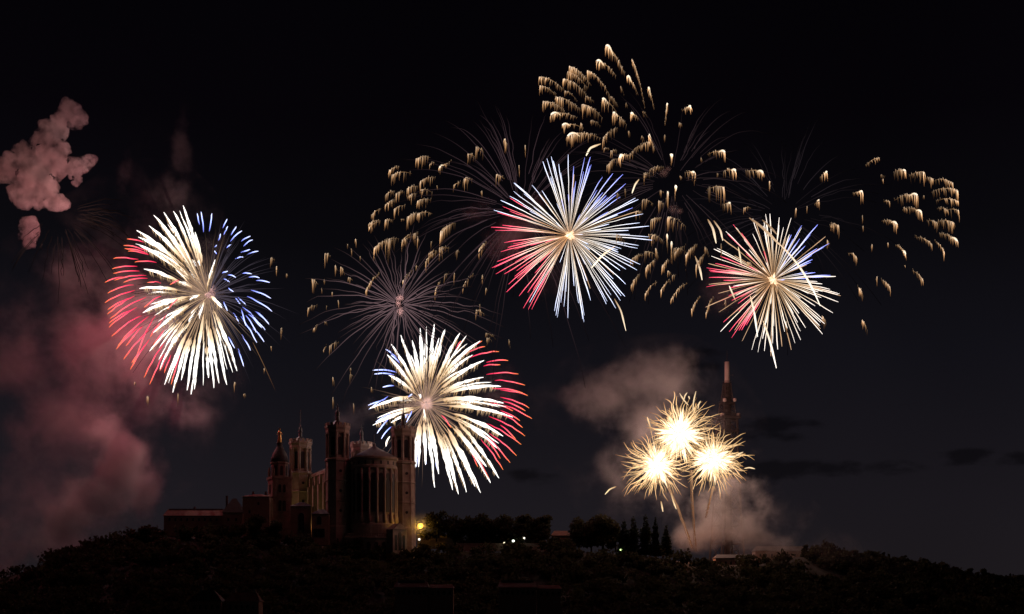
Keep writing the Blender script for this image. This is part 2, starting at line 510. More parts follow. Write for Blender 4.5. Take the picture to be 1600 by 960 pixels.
nv = MB()
nv.box(-14.5, 14.5, 0.5, LN - 1, Z0, 87.0)
nv.box(-15.2, 15.2, 0.8, LN - 1.5, 86.2, 88.0)
nave = nv.build('nave', M_STONE, bas)
r = MB()
r.add([(-15.2, 1.2, 88.003), (15.2, 1.2, 88.003), (15.2, LN - 2, 88.003), (-15.2, LN - 2, 88.003), (0, 1.2, 95), (0, LN - 2, 95)], [(0, 3, 5, 4), (1, 4, 5, 2), (0, 4, 1), (3, 2, 5), (3, 2, 1, 0)])
r.build('nave_roof', M_LEAD, nave)
for k in range(6):
    y = 12.5 + k * 11.2
    for sg in (-1, 1):
        b = MB(); x = sg * 15.3
        b.box(min(x, x + sg * 2.6), max(x, x + sg * 2.6), y - 1.2, y + 1.2, Z0, 80)
        b.box(min(x, x + sg * 1.6), max(x, x + sg * 1.6), y - 1.0, y + 1.0, 80.003, 85.4)
        b.build('buttress', M_STONE, nave)
for k in range(5):
    y = 18.1 + k * 11.2
    for sg in (-1, 1):
        wall_window(nave, (sg * 14.5, y), PI if sg < 0 else 0, 3.4, 62, 82)
        wall_window(nave, (sg * 14.5, y), PI if sg < 0 else 0, 2.6, 44, 54)

# apse: half drum with tall arches between columns
AC = (0.0, -6.5)
ap = MB()
ap.lathe(AC[0], AC[1], [(13.4, Z0), (13.4, 53.0), (12.6, 54.0), (11.9, 58.0), (11.9, 83.5), (13.0, 84.4), (13.0, 85.6), (12.5, 86.0), (12.5, 88.8), (13.4, 89.6), (13.4, 90.6), (12.8, 90.8)], 40)
ap.box(-11.5, 11.5, -6.5, 1.5, Z0, 88.5)
apse = ap.build('apse', M_STONE, bas)
ar = MB(); ar.lathe(AC[0], AC[1], [(12.9, 90.85), (8, 93.6), (3.0, 96.0), (1.0, 97.3), (0.8, 98.8), (0.15, 99.4), (0.12, 104)], 32)
ar.build('apse_roof', M_LEAD, apse)
na = 9
for i in range(na):
    a = PI + PI * (i + 0.5) / na
    c = (AC[0] + 11.9 * math.cos(a), AC[1] + 11.9 * math.sin(a))
    f = MB().arch_panel((c[0] + math.cos(a) * 0.1, c[1] + math.sin(a) * 0.1), a, 3.35, 59.0, 82.6, 0.7).build('arch_window', M_STONE2, apse)
    MB().arch_panel((c[0] + math.cos(a) * 0.3, c[1] + math.sin(a) * 0.3), a, 2.35, 60.0, 81.6, 0.7).build('pane', M_GLASS, f)
    MB().arch_panel((AC[0] + 12.5 * math.cos(a), AC[1] + 12.5 * math.sin(a)), a, 0.9, 86.4, 88.3, 0.3).build('small_opening', M_GLASS, apse)
for i in range(na + 1):
    a = PI + PI * i / na
    c = (AC[0] + 12.55 * math.cos(a), AC[1] + 12.55 * math.sin(a))
    m = MB(); m.lathe(c[0], c[1], [(0.95, 54.0), (0.95, 57.5), (0.62, 58.2), (0.55, 76.5), (0.9, 77.6), (0.95, 78.6), (0.7, 79.0), (0.7, 84.2)], 10)
    m.build('column', M_STONE, apse, True)
# crypt porch in front of the apse
pr = MB()
pr.lathe(AC[0], AC[1], [(17.4, Z0 - 6), (17.4, 44.5), (17.9, 45.2), (17.9, 46.0), (16.0, 46.2)], 24)
porch = pr.build('crypt_base', M_STONE, bas)
for i in range(13):
    a = PI + PI * (i + .5) / 13
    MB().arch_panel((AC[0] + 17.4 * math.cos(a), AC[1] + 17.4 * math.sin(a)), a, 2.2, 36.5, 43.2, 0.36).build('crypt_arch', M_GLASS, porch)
bl = MB()
for i in range(60):
    a = PI + PI * i / 59
    bl.lathe(AC[0] + 17.3 * math.cos(a), AC[1] + 17.3 * math.sin(a), [(0.16, 46.0), (0.24, 46.7), (0.14, 47.7)], 6)
bl.lathe(AC[0], AC[1], [(17.0, 47.65), (17.65, 47.7), (17.65, 48.1), (17.0, 48.15)], 30, PI, PI)
bl.build('balustrade', M_STONE, porch)
pa = -PI / 2 + 0.42
pc = (AC[0] + 18.6 * math.cos(pa), AC[1] + 18.6 * math.sin(pa))
g = MB(); g.obox(pc, pa + PI / 2, 5.2, 2.6, Z0 - 6, 50.0)
tx, ty = -math.sin(pa), math.cos(pa); ox, oy = math.cos(pa), math.sin(pa)
def pp(u, v, z): return (pc[0] + tx * u + ox * v, pc[1] + ty * u + oy * v, z)
g.add([pp(-5.7, -2.6, 50.003), pp(5.7, -2.6, 50.003), pp(5.7, 3.1, 50.003), pp(-5.7, 3.1, 50.003), pp(0, -2.6, 53.4), pp(0, 3.1, 53.4)], [(0, 3, 5, 4), (1, 4, 5, 2), (0, 4, 1), (3, 2, 5), (3, 2, 1, 0)])
gp = g.build('porch', M_STONE, bas)
for u in (-2.9, 0, 2.9):
    q = pp(u, 2.6, 0)
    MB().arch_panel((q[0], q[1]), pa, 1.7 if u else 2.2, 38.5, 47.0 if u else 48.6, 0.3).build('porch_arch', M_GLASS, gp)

# ================================================================== OLD CHAPEL WITH THE GILDED STATUE
def at_rel(px, D): return ((px - 800) * KPX * D, D, CZ)
def zrel(py, D): return (HOR - py) * KPX * D
cD = 872.0
ch = empty('chapel_tower', at_rel(437, cD), 'square chapel bell tower with a dark dome under the gilded statue, left of the basilica', 'chapel tower', rz=B_ANG)
zb = lambda y: zrel(y, cD)
m = MB(); m.box(-5.6, 5.6, -5.6, 5.6, zb(850), zb(750)); m.box(-6.1, 6.1, -6.1, 6.1, zb(750) + .003, zb(746))
m.box(-5.9, 5.9, -5.9, 5.9, zb(778), zb(775.5))
shaft = m.build('shaft', M_STONE2, ch)
for a in (-PI / 2, PI, 0):
    for u in (-1.3, 1.3):
        c = (5.6 * math.cos(a) - math.sin(a) * u, 5.6 * math.sin(a) + math.cos(a) * u)
        wall_window(shaft, c, a, 1.5, zb(771), zb(758), .2)
        wall_window(shaft, c, a, 1.8, zb(800), zb(783), .2)
m = MB(); m.lathe(0, 0, [(4.9, zb(746)), (4.9, zb(726)), (5.5, zb(725)), (5.5, zb(723)), (4.8, zb(722.5))], 8, PI / 8)
bel = m.build('belfry', M_STONE2, ch)
for i in range(8):
    a = i * PI / 4; rr = 4.9 * math.cos(PI / 8)
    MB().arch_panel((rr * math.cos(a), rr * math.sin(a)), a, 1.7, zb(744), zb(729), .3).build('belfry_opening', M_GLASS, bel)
for sx in (-1, 1):
    for sy in (-1, 1):
        MB().lathe(sx * 4.9, sy * 4.9, [(0.9, zb(746)), (0.8, zb(738)), (0.9, zb(737)), (0.1, zb(729))], 8).build('pinnacle', M_STONE2, ch)
MB().lathe(0, 0, [(5.1, zb(722.5)), (4.9, zb(716)), (4.0, zb(709)), (2.7, zb(703)), (1.8, zb(699)), (1.5, zb(694)), (1.9, zb(693.2)), (1.9, zb(692.2)), (1.2, zb(692))], 16).build('dome', M_SLATE, ch, True)

# statue: robed standing figure with a crown and half-raised arms
st = empty('statue', Vector(at_rel(437, cD)) + Vector((0, 0, zb(692))), 'gilded robed statue with outstretched hands on top of the chapel dome', 'statue', rz=B_ANG - .2)
m = MB()
m.lathe(0, 0, [(1.15, 0), (1.25, 0.5), (1.05, 2.2), (0.8, 4.0), (0.62, 5.0), (0.78, 5.8), (0.8, 6.3), (0.5, 6.65), (0.24, 6.8), (0.24, 7.0), (0.42, 7.25), (0.46, 7.6), (0.36, 7.95), (0.15, 8.1)], 12)
for sx in (-1, 1):
    m.bar((sx * .7, 0, 6.2), (sx * 1.25, -.25, 5.0), 0.26, 7, 0.2); m.bar((sx * 1.25, -.25, 5.0), (sx * 1.6, -.95, 4.6), 0.2, 7, 0.12)
m.build('figure', M_GOLD, st, True)
m = MB()
m.lathe(0, 0, [(0.4, 7.9), (0.5, 8.2), (0.3, 8.2)], 10)
for i in range(8): m.bar((.46 * math.cos(i * PI / 4), .46 * math.sin(i * PI / 4), 8.15), (.52 * math.cos(i * PI / 4), .52 * math.sin(i * PI / 4), 8.6), .07, 4, .02)
m.build('crown', M_GOLD, st)

# ================================================================== HOUSES ON THE HILL
def house(name, label, cat, px0, px1, pyr, pye, pyb, D, depth, wall, roof, windows=(), hip=2.0, ridge_cap=False, chim=(), rz=0.0, wsize=(1.1, 1.7), group=None):
    """px range of the front, rows of ridge, eaves and foot"""
    k = KPX * D; w = (px1 - px0) * k
    o = empty(name, ((px0 + px1) / 2 * k - 800 * k, D, CZ), label, cat, group, rz)
    ze, zr_, zb_ = zrel(pye, D), zrel(pyr, D), zrel(pyb, D)
    MB().box(-w / 2, w / 2, 0, depth, zb_, ze).build('wall', wall, o)
    rf = MB().gable(-w / 2, w / 2, 0, depth, ze + .003, zr_, hip, .5).build('roof', roof, o)
    if ridge_cap: MB().box(-w / 2 + hip, w / 2 - hip, depth / 2 - .45, depth / 2 + .45, zr_ - .3, zr_ + .35).build('ridge_cap', M_LEAD, rf)
    for cx in chim:
        x = (cx - (px0 + px1) / 2) * k
        MB().box(x - .55, x + .55, depth * .55, depth * .55 + 1.0, ze, zr_ + 1.6).build('chimney', M_STONE2, rf)
    for (wx, wy, arch) in windows:
        x = (wx - (px0 + px1) / 2) * k; z = zrel(wy, D)
        ww, hh = wsize
        f = MB()
        if arch: f.arch_panel((x, -.04), -PI / 2, ww + .5, z - hh / 2 - .25, z + hh / 2 + .25, .24)
        else: f.box(x - ww / 2 - .2, x + ww / 2 + .2, -.14, .05, z - hh / 2 - .2, z + hh / 2 + .2)
        fo = f.build('window', M_STONE, o)
        q = MB()
        if arch: q.arch_panel((x, -.16), -PI / 2, ww, z - hh / 2, z + hh / 2, .12)
        else: q.box(x - ww / 2, x + ww / 2, -.2, -.1, z - hh / 2, z + hh / 2)
        q.build('pane', M_GLASS, fo)
    return o
house('long_building', 'long low building with pale ridge line and window row, at the smoke edge', 'building', 256, 349, 795, 806, 838, 850, 12, M_PLASTER, M_ROOF,
      [(265 + i * 9.2, 812, True) for i in range(9)], 1.5, True, (300,))
house('pavilion', 'low pavilion with a steep dark pointed roof and a dormer, beside the long building', 'pavilion', 348, 379, 778, 801, 840, 845, 11, M_PLASTER, M_SLATE, [(357, 812, False), (369, 812, False)], 5.0, False, (331 + 20,))
house('square_house', 'square plastered house with a flat hipped roof just left of the chapel tower', 'house', 379, 421, 771, 776, 848, 848, 13, M_PLASTER, M_ROOF, [(404, 787, True), (390, 800, False), (404, 806, False)], 6.0, False, (392, 412))
house('small_chapel', 'small chapel annex with a rounded dark doorway between the tower and the windowed chapel', 'chapel', 454, 486, 784, 791, 856, 842, 11, M_PLASTER, M_SLATE, [(471, 817, True)], 4.5, False, (), wsize=(3.2, 11))
house('small_chapel', 'small chapel with one round-headed window high in its plain wall', 'chapel', 487, 514, 795, 803, 852, 834, 11, M_PLASTER, M_SLATE, [(499, 813, True), (493, 833, False), (500, 833, False), (504, 833, False)], 4.0, wsize=(2.4, 4.6))
house('red_roofed_house', 'low house with a red tiled roof between the terrace tree row and the rounded trees', 'house', 862, 891, 829, 837, 866, 850, 9, M_PLASTER, M_ROOF, [(869, 845, False), (882, 845, False)], 2)
house('low_building', 'low pale building half veiled by smoke at the launching site', 'building', 1118, 1178, 866, 872, 894, 838, 10, M_STONE, M_SLATE, [(1126 + 8 * i, 880, False) for i in range(6)], 2)
house('low_building', 'long low building in the thin smoke right of the launching site', 'building', 1180, 1262, 853, 861, 886, 880, 12, M_STONE2, M_SLATE, [(1188 + 9 * i, 868, False) for i in range(8)], 2)
HG = 'dark houses at the foot of the hill'
house('town_house', 'dark town house with a faint pale ridge, lower middle, nearest under the basilica apse', 'house', 617, 668, 908, 918, 990, 600, 10, M_PLASTER, M_SLATE, [(623 + 8 * i, 926, False) for i in range(6)], 1.0, True, (), group=HG)
house('town_house', 'dark lower wing joined to the right of the house under the basilica', 'house', 669, 708, 913, 919, 990, 602, 9, M_PLASTER, M_ROOF, [(676 + 9 * i, 927, False) for i in range(4)], 1.0, False, (), group=HG)
house('town_house', 'dark town house with a faint pale ridge, below the terrace tree row', 'house', 779, 838, 908, 918, 990, 600, 10, M_PLASTER, M_SLATE, [(785 + 8 * i, 926, False) for i in range(7)], 1.0, True, (), group=HG)
house('town_house', 'dark lower wing joined to the right of the house below the terrace tree row', 'house', 839, 876, 914, 920, 990, 602, 9, M_PLASTER, M_ROOF, [(846 + 9 * i, 928, False) for i in range(4)], 1.0, False, (), group=HG)
house('town_house', 'dark house with a pointed hipped roof at the lower left foot of the hill', 'house', 296, 345, 922, 940, 1000, 580, 10, M_PLASTER, M_SLATE, [(304 + 9 * i, 949, False) for i in range(5)], 4.0, False, (310,), group=HG)
house('town_house', 'broad dark house with two chimneys at the foot of the hill', 'house', 352, 404, 926, 940, 1000, 585, 10, M_PLASTER, M_ROOF, [(360 + 9 * i, 949, False) for i in range(5)], 2.0, False, (362, 394), group=HG)
# terrace wall lit by the street lamp
def stone_wall(label, px0, px1, pyt, pyb, D, mw=None):
    mw = mw or M_STONE
    k = KPX * D
    a = (px0 - 800) * k; b = (px1 - 800) * k
    o = empty('stone_wall', ((a + b) / 2, D, CZ), label, 'wall')
    h = (b - a) / 2
    MB().box(-h, h, 0, .8, zrel(pyb, D), zrel(pyt, D)).build('wall_body', mw, o)
    MB().box(-h - .1, h + .1, -.15, .95, zrel(pyt, D) + .003, zrel(pyt, D) + .35).build('coping', mw, o)
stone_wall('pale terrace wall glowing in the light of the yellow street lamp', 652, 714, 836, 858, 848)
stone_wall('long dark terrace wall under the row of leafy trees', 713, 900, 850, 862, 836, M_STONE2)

# ================================================================== RADIO TOWER
rD = 1010.0
rk = KPX * rD
rt = empty('radio_tower', at_rel(1136, rD), 'tall lattice steel radio tower with platforms and a pale mast head, behind the golden bursts', 'radio tower', rz=0.35)
zt = lambda y: zrel(y, rD)
half = [(905, 27), (870, 21), (800, 17.0), (720, 13.5), (655, 12.5)]
def hw(y): return float(np.interp(-y, [-h[0] for h in half], [h[1] for h in half])) * rk * 0.93
for sx in (-1, 1):
    for sy in (-1, 1):
        m = MB()
        for (y0, a), (y1, b) in zip(half[:-1], half[1:]):
            m.bar((sx * hw(y0), sy * hw(y0), zt(y0)), (sx * hw(y1), sy * hw(y1), zt(y1)), 0.75, 6)
        m.build('leg', M_STEEL, rt)
lv = [905, 880, 850, 822, 796, 770, 747, 726, 708, 690, 674, 658]
m = MB()
for y0, y1 in zip(lv[:-1], lv[1:]):
    a, b = hw(y0), hw(y1)
    cs0 = [(-a, -a), (a, -a), (a, a), (-a, a)]; cs1 = [(-b, -b), (b, -b), (b, b), (-b, b)]
    for i in range(4):
        j = (i + 1) % 4
        m.bar((*cs0[i], zt(y0)), (*cs1[j], zt(y1)), 0.28); m.bar((*cs0[j], zt(y0)), (*cs1[i], zt(y1)), 0.28)
        m.bar((*cs1[i], zt(y1)), (*cs1[j], zt(y1)), 0.36)
m.build('bracing', M_STEEL, rt)
MB().box(-1.6, 1.6, -1.6, 1.6, zt(905), zt(655)).build('lift_shaft', M_STEEL, rt)
def platform(y, w, t):
    m = MB(); q = w * rk; m.box(-q, q, -q, q, zt(y), zt(y) + t)
    for z in (t + .6, t + 1.2):
        for (a, b) in (((-q, -q), (q, -q)), ((q, -q), (q, q)), ((q, q), (-q, q)), ((-q, q), (-q, -q))): m.bar((*a, zt(y) + z), (*b, zt(y) + z), .1)
    m.build('platform', M_STEEL, rt)
platform(655, 15.5, 1.6); platform(676, 14.0, .8); platform(632, 9.5, 1.0); platform(600, 5.2, .5)
m = MB()
sec = [(654, 10.0), (633, 8.6), (631, 7.4), (600, 4.3)]
for (y0, a), (y1, b) in zip(sec[:-1], sec[1:]):
    st_ = max(1, int(abs(y0 - y1) / 7))
    for q in range(st_):
        ya = y0 + (y1 - y0) * q / st_; yb = y0 + (y1 - y0) * (q + 1) / st_
        aa = (a + (b - a) * q / st_) * rk; bb = (a + (b - a) * (q + 1) / st_) * rk
        c0 = [(-aa, -aa), (aa, -aa), (aa, aa), (-aa, aa)]; c1 = [(-bb, -bb), (bb, -bb), (bb, bb), (-bb, bb)]
        for i in range(4):
            j = (i + 1) % 4
            m.bar((*c0[i], zt(ya)), (*c1[i], zt(yb)), .4); m.bar((*c0[i], zt(ya)), (*c1[j], zt(yb)), .22); m.bar((*c0[j], zt(ya)), (*c1[i], zt(yb)), .22); m.bar((*c1[i], zt(yb)), (*c1[j], zt(yb)), .25)
m.build('upper_lattice', M_STEEL, rt)
MB().lathe(0, 0, [(2.9, zt(648)), (2.6, zt(633)), (2.0, zt(600))], 10).build('cable_duct', M_STEEL, rt)
MB().lathe(0, 0, [(1.75, zt(600)), (1.7, zt(598)), (1.6, zt(566)), (1.3, zt(565.5))], 14).build('mast', M_MAST, rt, True)
MB().bar((0, 0, zt(566)), (0, 0, zt(548)), .18, 5, .08).build('antenna', M_STEEL, rt)
m = MB(); m.bar((1.6, 0, zt(586)), (4.2, -.4, zt(586)), .16); m.lathe(4.2, -.4, [(.3, zt(587)), (.3, zt(584.5))], 6); m.build('side_aerial', M_STEEL, rt)
for (u, y) in ((15, 649), (-13, 650), (8.6, 626), (-9, 627)):
    MB().lathe(u * rk, -9 * rk, [(0.3, zt(y + 3)), (1.25, zt(y + 2)), (1.25, zt(y - 2.4)), (.3, zt(y - 3))], 10).build('dish_antenna', M_MAST, rt, True)

# ================================================================== LAMPS
def street_lamp(px, py, D, hpole, rad, col, strength, watts, label, name='street_lamp', group=None):
    p = P(px, py, D)
    o = empty(name, (p.x, p.y, p.z - hpole), label, 'lamp', group)
    MB().bar((0, 0, -3), (0, 0, hpole - rad), .12, 8, .08).build('pole', M_IRON, o)
    MB().lathe(0, 0, [(.1, hpole + rad * .8), (rad * 1.0, hpole + rad * .85), (rad * .3, hpole + rad * 1.25), (.05, hpole + rad * 1.35)], 12).build('hood', M_IRON, o)
    bm = bmesh.new(); bmesh.ops.create_icosphere(bm, subdivisions=3, radius=rad); bmesh.ops.translate(bm, verts=bm.verts, vec=(0, 0, hpole))
    me = bpy.data.meshes.new('globe'); bm.to_mesh(me); bm.free()
    link('globe', me, lamp_material('lit_globe', col, strength), o)
    l = bpy.data.lights.new('lamp_light', 'POINT'); l.color = col; l.energy = watts; l.shadow_soft_size = 0.0
    lo = bpy.data.objects.new('lamp_light', l); COL.objects.link(lo); lo.parent = o; lo.location = (0, -rad - .3, hpole - .2)
    return o
YEL = (1.0, 0.55, 0.08)
street_lamp(657, 822, 841, 8.0, 1.6, (1.0, 0.5, 0.07), 1.7, 3600, 'yellow street lamp with a glare-sized globe glowing at the right foot of the basilica')  # globe enlarged beyond a real lamp to the size of its glare
WH = (1.0, 0.93, 0.8)
street_lamp(655, 843, 832, 4.0, .62, WH, 2.0, 60, 'small white lamp right below the yellow street lamp', 'garden_lamp')
street_lamp(788, 848.5, 834, 3.5, .5, (1, .9, .6), 1.6, 25, 'dimmest and lowest of three small lamps under the terrace tree row', 'garden_lamp')
street_lamp(802, 845.5, 834, 4.0, .75, (.95, 1, .85), 2.0, 50, 'brightest and middle of three small lamps under the terrace tree row', 'garden_lamp')
street_lamp(819, 841, 834, 4.0, .6, (1, .93, .75), 2.0, 40, 'highest of three small lamps under the terrace tree row', 'garden_lamp')
street_lamp(970, 859.5, 826, 3.0, .58, (.7, 1.0, .35), 2.2, 40, 'small greenish garden lamp below the dark conifers', 'garden_lamp')

# floodlights hidden low beside the nave
def floodlight(loc, aim, watts, col, spread, label):
    o = empty('floodlight', loc, label, 'floodlight', 'floodlights along the basilica nave')
    MB().box(-.4, .4, -.3, .3, -.9, -.3).build('base', M_IRON, o)
    MB().box(-.5, .5, -.35, .35, -.3, .35).build('housing', M_IRON, o)
    l = bpy.data.lights.new('flood_beam', 'SPOT'); l.energy = watts; l.color = col; l.spot_size = spread; l.spot_blend = 1.0; l.shadow_soft_size = .1
    lo = bpy.data.objects.new('flood_beam', l); COL.objects.link(lo); lo.parent = o; lo.location = (0, 0, 1.0)
    d = Vector(aim) - Vector(loc) - Vector((0, 0, 1.0))
    lo.rotation_euler = d.to_track_quat('-Z', 'Y').to_euler()
def bl_(u, v, z):
    ca, sa = math.cos(B_ANG), math.sin(B_ANG)
    return Vector((-79.5 + u * ca - v * sa, 850 + u * sa + v * ca, CZ + z))
floodlight(bl_(-34, 66, 46), bl_(-19, 72, 90), 4000, (1.0, .74, .22), 1.3, 'floodlight warming the far left tower of the basilica from its outer side')
floodlight(bl_(-30, 30, 46), bl_(-15, 34, 70), 2300, (1.0, .74, .22), 1.9, 'floodlight among the buttresses on the left side of the nave')
floodlight(bl_(-32, 6, 48), bl_(-19, 2, 98), 3500, (1.0, .74, .3), 1.1, 'floodlight warming the left flank of the tower beside the apse')

# ================================================================== FIREWORKS
def px2w(D): return KPX * D
def lerp(a, b, t): return a + (b - a) * t

def mixcol(stops, t):
    """stops [(t, (r,g,b))...] -> colours at t array"""
    T = [s[0] for s in stops]; C = np.array([s[1] for s in stops])
    return np.stack([np.interp(t, T, C[:, i]) for i in range(3)], 1)

def path_px(p0, p1, D0, D1, bend=0.0, m=10, wob=0.0, seed=0):
    """trail from pixel p0 to pixel p1 sagging BEND px, wavy by WOB px"""
    t = np.linspace(0, 1, m)
    dx, dy = p1[0] - p0[0], p1[1] - p0[1]; ln = math.hypot(dx, dy) + 1e-6
    nx_, ny_ = -dy / ln, dx / ln
    r = np.random.default_rng(seed)
    w = np.zeros(m)
    if wob:
        w = np.interp(t, np.linspace(0, 1, max(4, m // 2)), r.normal(size=max(4, m // 2))) * wob
        w[0] = 0
    xs = p0[0] + dx * t + nx_ * w
    ys = p0[1] + dy * t + ny_ * w - bend * 4 * t * (1 - t)
    Ds = D0 + (D1 - D0) * t
    return np.stack([(xs - 800) * KPX * Ds, Ds, CZ + (HOR - ys) * KPX * Ds], 1), t

class Burst:
    def __init__(s, name, label, px, py, D, R, group=None):
        s.c = (px, py); s.D = D; s.R = R
        s.o = empty(name, P(px, py, D), label, 'firework', group)
        s.count = {}
        s.over = {}
    def depth(s, q, sign):
        """distance at which a trail end seen at pixel q lies on the burst's sphere"""
        r = math.hypot(q[0] - s.c[0], q[1] - s.c[1])
        return s.D + sign * math.sqrt(max(0.0, (s.R * 1.02) ** 2 - r * r)) * KPX * s.D * 0.9
    def emit(s, name, tubes):
        k = s.count.get(name, 0); s.count[name] = k + 1
        if k < 98: tubes.build(name, s.o, s.o.location)
        else: s.over.setdefault(name, Tubes()); s._merge(s.over[name], tubes)
    def _merge(s, a, b):
        b0 = a.nv; a.v += b.v; a.c += b.c; a.f += [tuple(i + b0 for i in f) for f in b.f]; a.nv += b.nv
    def finish(s):
        for k, t in s.over.items():
            o = t.build(k, s.o, s.o.location); o['kind'] = 'stuff'

WHITE = (2.0, 1.9, 1.75); CREAM = (1.5, 1.2, .8); GOLD = (.75, .42, .16); BROWN = (.20, .09, .035)
RED_ST = [(0, (1.4, .36, .08)), (.12, (1.7, .24, .16)), (.4, (1.9, .24, .32)), (.7, (1.5, .10, .22)), (1, (.9, .02, .08))]
BLUE_ST = [(0, (1.4, 1.5, 2.3)), (.5, (.9, 1.1, 2.6)), (1, (.22, .26, 1.1))]
_seed = [0]
def sd(): _seed[0] += 1; return _seed[0]

def feather(b, tip, inner, width=3.0, fringe=1.0):
    """fat white star trail with golden sparks dripping off its lower side"""
    sign = random.choice((-1, 1))
    Dt = b.depth(tip, sign); f = math.hypot(inner[0] - b.c[0], inner[1] - b.c[1]) / (math.hypot(tip[0] - b.c[0], tip[1] - b.c[1]) + 1e-6)
    Di = b.D + (Dt - b.D) * f
    ln = math.hypot(tip[0] - inner[0], tip[1] - inner[1])
    m = max(8, int(ln / 5))
    pts, t = path_px(inner, tip, Di, Dt, ln * 0.045, m, 0.35, sd())
    u = KPX * b.D
    prof = width * (0.22 + 0.95 * np.sin(np.clip(t, 0, 1) ** 0.75 * PI) ** 0.8) * (1 + .2 * rng.normal(size=m))
    prof[-1] = width * .16; prof[0] = width * .12
    T = Tubes()
    col = mixcol([(0, (.8, .48, .26)), (.25, (1.25, .95, .62)), (.5, WHITE), (1, (2.1, 2.0, 1.9))], t)
    T.add(pts, np.maximum(prof, .15) * u * .5, col, 6)
    q0 = (lerp(b.c[0], inner[0], .12), lerp(b.c[1], inner[1], .12))
    rp, rt = path_px(q0, inner, b.D, Di, 0, 6, .3, sd())
    T.add(rp, np.linspace(.5, 1.3, 6) * u * .55, mixcol([(0, (.5, .3, .2)), (1, (.75, .48, .28))], rt) * random.uniform(.5, 1), 5)
    nf = int(ln / 1.4 * fringe)
    for q in range(nf):
        s_ = random.uniform(0.05, 0.92); i = s_ * (m - 1); i0 = int(i); p = pts[i0] + (pts[min(m - 1, i0 + 1)] - pts[i0]) * (i - i0)
        L_ = random.uniform(3.0, 9.0) * (0.6 + .4 * math.sin(PI * s_)) * u * width / 3.0
        tt = np.linspace(0, 1, 4)
        side = (np.array(pts[0]) - np.array(pts[-1])); side /= np.linalg.norm(side) + 1e-9
        fp = np.array(p)[None] + np.stack([side[0] * L_ * .35 * tt, 0 * tt, (-L_ * tt + side[2] * L_ * .3 * tt)], 1)
        c0 = lerp(np.array(GOLD), np.array((1.3, .9, .55)), s_)
        T.add(fp, np.array([.75, .6, .45, .15]) * u * random.uniform(.45, .75), mixcol([(0, c0), (1, c0 * .22)], tt), 4)
    b.emit('star_trail', T)

def streak(b, tip, inner, stops, width=1.6, name='star_trail', wob=.5):
    sign = random.choice((-1, 1)); Dt = b.depth(tip, sign)
    f = math.hypot(inner[0] - b.c[0], inner[1] - b.c[1]) / (math.hypot(tip[0] - b.c[0], tip[1] - b.c[1]) + 1e-6)
    ln = math.hypot(tip[0] - inner[0], tip[1] - inner[1]); m = max(6, int(ln / 3.5))
    pts, t = path_px(tip, inner, Dt, b.D + (Dt - b.D) * f, ln * .05, m, wob, sd())
    u = KPX * b.D
    prof = width * np.interp(t, [0, .12, .5, .85, 1], [.35, .9, 1.0, .85, .35])
    b.emit(name, Tubes().add(pts, prof * u * .5, mixcol(stops, t), 5))

def ember(b, ang, r0, r1, col, width=.8, name='ember_trail', wob=1.0, sag=None, k=4):
    """dim ember trail leaving the centre, bent over by its fall"""
    sp = random.uniform(-.95, .95)
    m = 16; t = np.linspace(0, 1, m); rr = r0 + (r1 - r0) * t
    sag = (0.0014 * r1 * r1 * random.uniform(.6, 1.2)) if sag is None else sag
    lift = .22 * sag / max(r1, 1)
    w = np.interp(t, np.linspace(0, 1, 9), rng.normal(size=9)) * wob
    xs = b.c[0] + math.cos(ang) * rr - math.sin(ang) * w
    ys = b.c[1] - math.sin(ang) * rr + math.cos(ang) * w + sag * t ** 2.4 - lift * rr
    Ds = b.D + sp * rr * KPX * b.D * .6
    pts = np.stack([(xs - 800) * KPX * Ds, Ds, CZ + (HOR - ys) * KPX * Ds], 1)
    c = np.array(col)[None] * np.interp(t, [0, .15, .6, 1], [.9, 1, .55, .04])[:, None]
    b.emit(name, Tubes().add(pts, width * KPX * b.D * .5 * np.interp(t, [0, .5, 1], [.8, 1, .6]), c, k))

